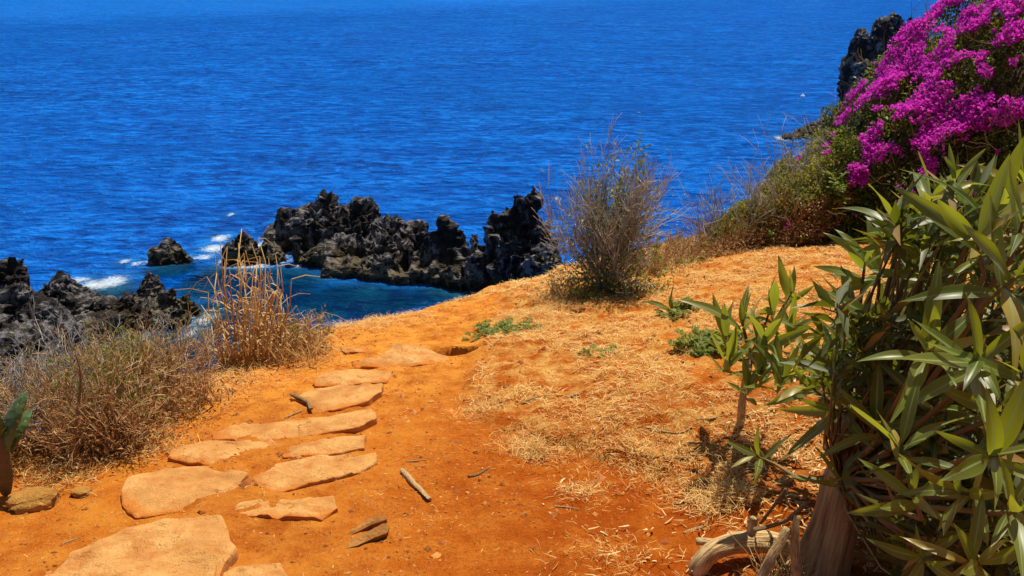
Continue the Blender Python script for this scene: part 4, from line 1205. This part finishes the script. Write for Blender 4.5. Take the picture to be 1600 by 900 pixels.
# big oleander at the right
oc_ = P(1290, 892); oc_[2] -= .02
big = empty('oleander', oc_, 'large long leaved oleander bush with thick old trunk', 'shrub')
tops = oc_ + np.array([0.03, .06, .34])
uv_tube('trunk', [oc_ - [0, 0, .10], oc_ + [-.01, 0, .05], oc_ + [.02, .03, .2], tops, tops + [.03, .03, .12]], [.125, .092, .074, .066, .040], M_BARK, big, 30, oc_, .20, 3)
for j, (px, py, yy, r0) in enumerate([(1330, 610, 2.15, .034), (1400, 560, 2.1, .040), (1480, 640, 1.85, .038), (1560, 560, 1.9, .034), (1450, 760, 1.75, .030)]):
    e = at(px, py, yy); v = e - tops
    uv_tube('limb', [tops - [0, 0, .08], tops + v * .3 + [0, 0, .02 * j], tops + v * .65 + rng.normal(0, .025, 3), e], [r0 * 1.1, r0, r0 * .7, r0 * .4], M_BARK, big, 14, oc_, .16, 30 + j)
TIPS = [(1495, 275, 2.0, 9, .14), (1400, 340, 2.1, 10, .18), (1555, 330, 1.85, 9, .19), (1600, 275, 2.05, 9, .18), (1525, 372, 1.75, 9, .2), (1440, 395, 2.0, 9, .2), (1500, 440, 2.3, 8, .2), (1592, 430, 1.6, 8, .2), (1375, 425, 2.45, 8, .21),
        (1530, 560, 1.5, 9, .19), (1455, 545, 1.65, 9, .19), (1595, 580, 1.45, 8, .18), (1330, 570, 2.1, 8, .2), (1385, 500, 2.2, 8, .2), (1465, 640, 1.8, 9, .19), (1410, 690, 1.5, 9, .17), (1555, 715, 1.3, 9, .16), (1495, 770, 1.35, 9, .16), (1425, 770, 1.45, 8, .16),
        (1592, 800, 1.2, 8, .15), (1530, 880, 1.2, 9, .15), (1180, 712, 2.35, 8, .16), (1300, 640, 2.05, 8, .19), (1262, 600, 2.35, 7, .2), (1365, 660, 1.85, 9, .18), (1312, 742, 1.98, 8, .15), (1330, 480, 2.35, 8, .18), (1352, 405, 2.45, 8, .18), (1300, 545, 2.3, 7, .18), (1445, 880, 1.4, 7, .15), (1600, 340, 1.7, 8, .2), (1560, 640, 1.6, 8, .18), (1460, 300, 2.3, 8, .2), (1540, 470, 1.9, 8, .2)]
sb = Bag()
for px, py, yy, n, L in TIPS:
    tip = at(px, py, yy)
    v = tip - tops
    ax = np.array([v[0] * .4 - .34, v[1] * .5 - .22, max(v[2], .1) * .55 + .40]) + rng.normal(0, .26, 3)
    whorl(big, tip, ax, n, L)
    axn = ax / np.linalg.norm(ax)
    m1 = tops + v * .45 + [0, 0, -.04]; m2 = tip - axn * .13
    sb.tube([tops - [0, 0, .04], tops + v * .18, m1, m2, tip - axn * .01], [.012, .010, .008, .006, .004], 6)
# inner and rear twigs and leaves, seen as one mass
fb = Bag()
for k in range(330):
    px = R.uniform(1290, 1680); lo = 300 if px > 1400 else 470
    py = R.uniform(lo, 930)
    if px < 1390 and py > 640: px += 130
    yy = R.uniform(1.85, 2.8) if py < 700 else R.uniform(1.55, 2.3)
    tip = at(px, py, yy); g = float(tz(tip[0], tip[1]))
    if tip[2] < g + .06: tip[2] = g + R.uniform(.06, .3)
    v = tip - tops
    ax = np.array([v[0] * .5 - .1, v[1] * .5 - .15, max(v[2], 0) + .4]) + rng.normal(0, .3, 3); ax /= np.linalg.norm(ax)
    n = 12
    D = ax[None] * .6 + rng.normal(0, .6, (n, 3)); B = tip[None] - ax[None] * rng.uniform(0, .12, (n, 1))
    leaves(fb, B, D, rng.uniform(.08, .16, n), rng.uniform(.014, .030, n), .3)
    sb.tube([tops - [0, 0, .04], tops + v * .3 + rng.normal(0, .03, 3), tops + v * .7 + rng.normal(0, .03, 3), tip], [.006, .005, .004, .0025], 5)
sb.build('branches', M_STEM, big, oc_)
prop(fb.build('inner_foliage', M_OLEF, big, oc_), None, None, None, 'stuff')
# fallen dry twigs at the trunk foot, one tangle
# small oleander beside it
s0 = P(1158, 664); s0[2] -= .02
sm = empty('oleander', s0, 'smaller upright oleander with bare orange stem on the grassy bank', 'shrub')
h1 = at(1166, 575, s0[1] + .02)
uv_tube('stem', [s0, at(1160, 625, s0[1]), h1, at(1175, 545, s0[1] + .06)], [.020, .017, .015, .012], M_WOOD, sm, 12, s0, .12, 6)
sb = Bag()
for px, py, yy, n, L in [(1160, 500, 3.25, 9, .25), (1235, 520, 3.15, 9, .26), (1135, 520, 3.3, 8, .22), (1195, 530, 3.0, 9, .23), (1272, 560, 2.95, 8, .22), (1238, 455, 3.3, 7, .22), (1190, 580, 2.95, 9, .22), (1225, 590, 2.85, 9, .22), (1140, 560, 3.05, 9, .22), (1265, 595, 2.8, 9, .21), (1300, 560, 2.8, 8, .2), (1170, 600, 2.9, 8, .18), (1205, 480, 3.2, 8, .22)]:
    tip = at(px, py, yy); a = at(1175, 548, s0[1] + .06); v = tip - a
    ax = np.array([v[0] * .6 + .02, v[1] * .3 - .05, .9]) + rng.normal(0, .12, 3)
    whorl(sm, tip, ax, n, L, (.10, 1.05))
    sb.tube([a - [0, 0, .03], a + v * .5 + [0, 0, -.03], tip], [.010, .008, .004], 6)
sb.build('branches', M_STEM, sm, s0)
# three-leaf sprout
s1 = P(1050, 488)
sp_ = empty('leaf_sprout', s1, 'short sprout of a few upright pointed leaves on the bank', 'plant')
for d in [(-.25, 0, 1), (-.05, .1, 1), (.3, 0, .8), (.5, -.1, .6), (-.5, 0, .4)]:
    add_leaf(sp_, s1, d, R.uniform(.13, .26))

# arched root and dead limbs by the trunk
ra = P(1092, 893)
rt = empty('arched_root', ra, 'thick bleached root arching over the soil to the oleander trunk', 'root')
y0 = ra[1]
uv_tube('root', [ra - [0, 0, .08], at(1090, 885, y0), at(1112, 858, y0 + .02), at(1150, 846, y0 + .05), at(1200, 846, y0 + .07), at(1250, 862, y0 + .06), at(1290, 880, y0 + .05)], [.040, .036, .034, .036, .040, .038, .036], M_WOOD, rt, 22, ra, .11, 8)
uv_tube('stub', [at(1175, 846, y0 + .06), at(1175, 828, y0 + .07), at(1178, 808, y0 + .08)], [.024, .017, .015], M_WOOD, rt, 12, ra, .2, 2)
uv_tube('side_root', [at(1140, 850, y0 + .05), at(1110, 847, y0 + .06), at(1088, 846, y0 + .07)], [.014, .013, .012], M_WOOD, rt, 10, ra, .2, 12)
def limb(pix, rad, label, seed, mat=None):
    p = [at(a, b, y) for a, b, y in pix]
    g = P(pix[0][0], pix[0][1]) if False else p[0]
    o = uv_tube('dead_branch', p, rad, mat or M_WOOD, None, 10, p[0], .16, seed); o.location = tuple(p[0])
    prop(o, label, 'branch')
yt = oc_[1]
limb([(1183, 915, yt - .16), (1205, 870, yt - .13), (1232, 826, yt - .09)], [.016, .015, .014], 'straight bare limb leaning across the arched root', 3)
limb([(1246, 912, yt - .13), (1243, 870, yt - .12), (1242, 830, yt - .10), (1246, 806, yt - .08)], [.018, .016, .014, .010], 'twisted pale limb standing against the oleander trunk', 5)
limb([(1178, 828, yt + .06), (1205, 822, yt + .05), (1232, 812, yt + .02), (1262, 785, yt)], [.008, .008, .008, .007], 'thin brown limb lying on top of the arched root', 7, M_BARK)
limb([(1188, 818, yt + .08), (1208, 792, yt + .07), (1228, 764, yt + .05)], [.006, .006, .005], 'thin dark limb rising from the root stub', 9, M_BARK)
tg = Bag()
for k in range(110):
    b = at(R.uniform(1190, 1250), R.uniform(860, 915), yt - R.uniform(.02, .12)); g = float(tz(b[0], b[1])); b[2] = g + R.uniform(0, .06)
    d = np.array([R.gauss(.15, .5), R.gauss(.2, .4), R.uniform(.05, 1.0)]); d /= np.linalg.norm(d)
    L = R.uniform(.06, .2)
    tg.tube([b, b + d * L * .5 + rng.normal(0, .012, 3), b + d * L + rng.normal(0, .02, 3)], [.0022, .0018, .001], 3)
prop(tg.build('twig_tangle', M_LITTER), 'tangle of fine dry twigs at the oleander trunk foot', 'twigs', None, 'stuff')
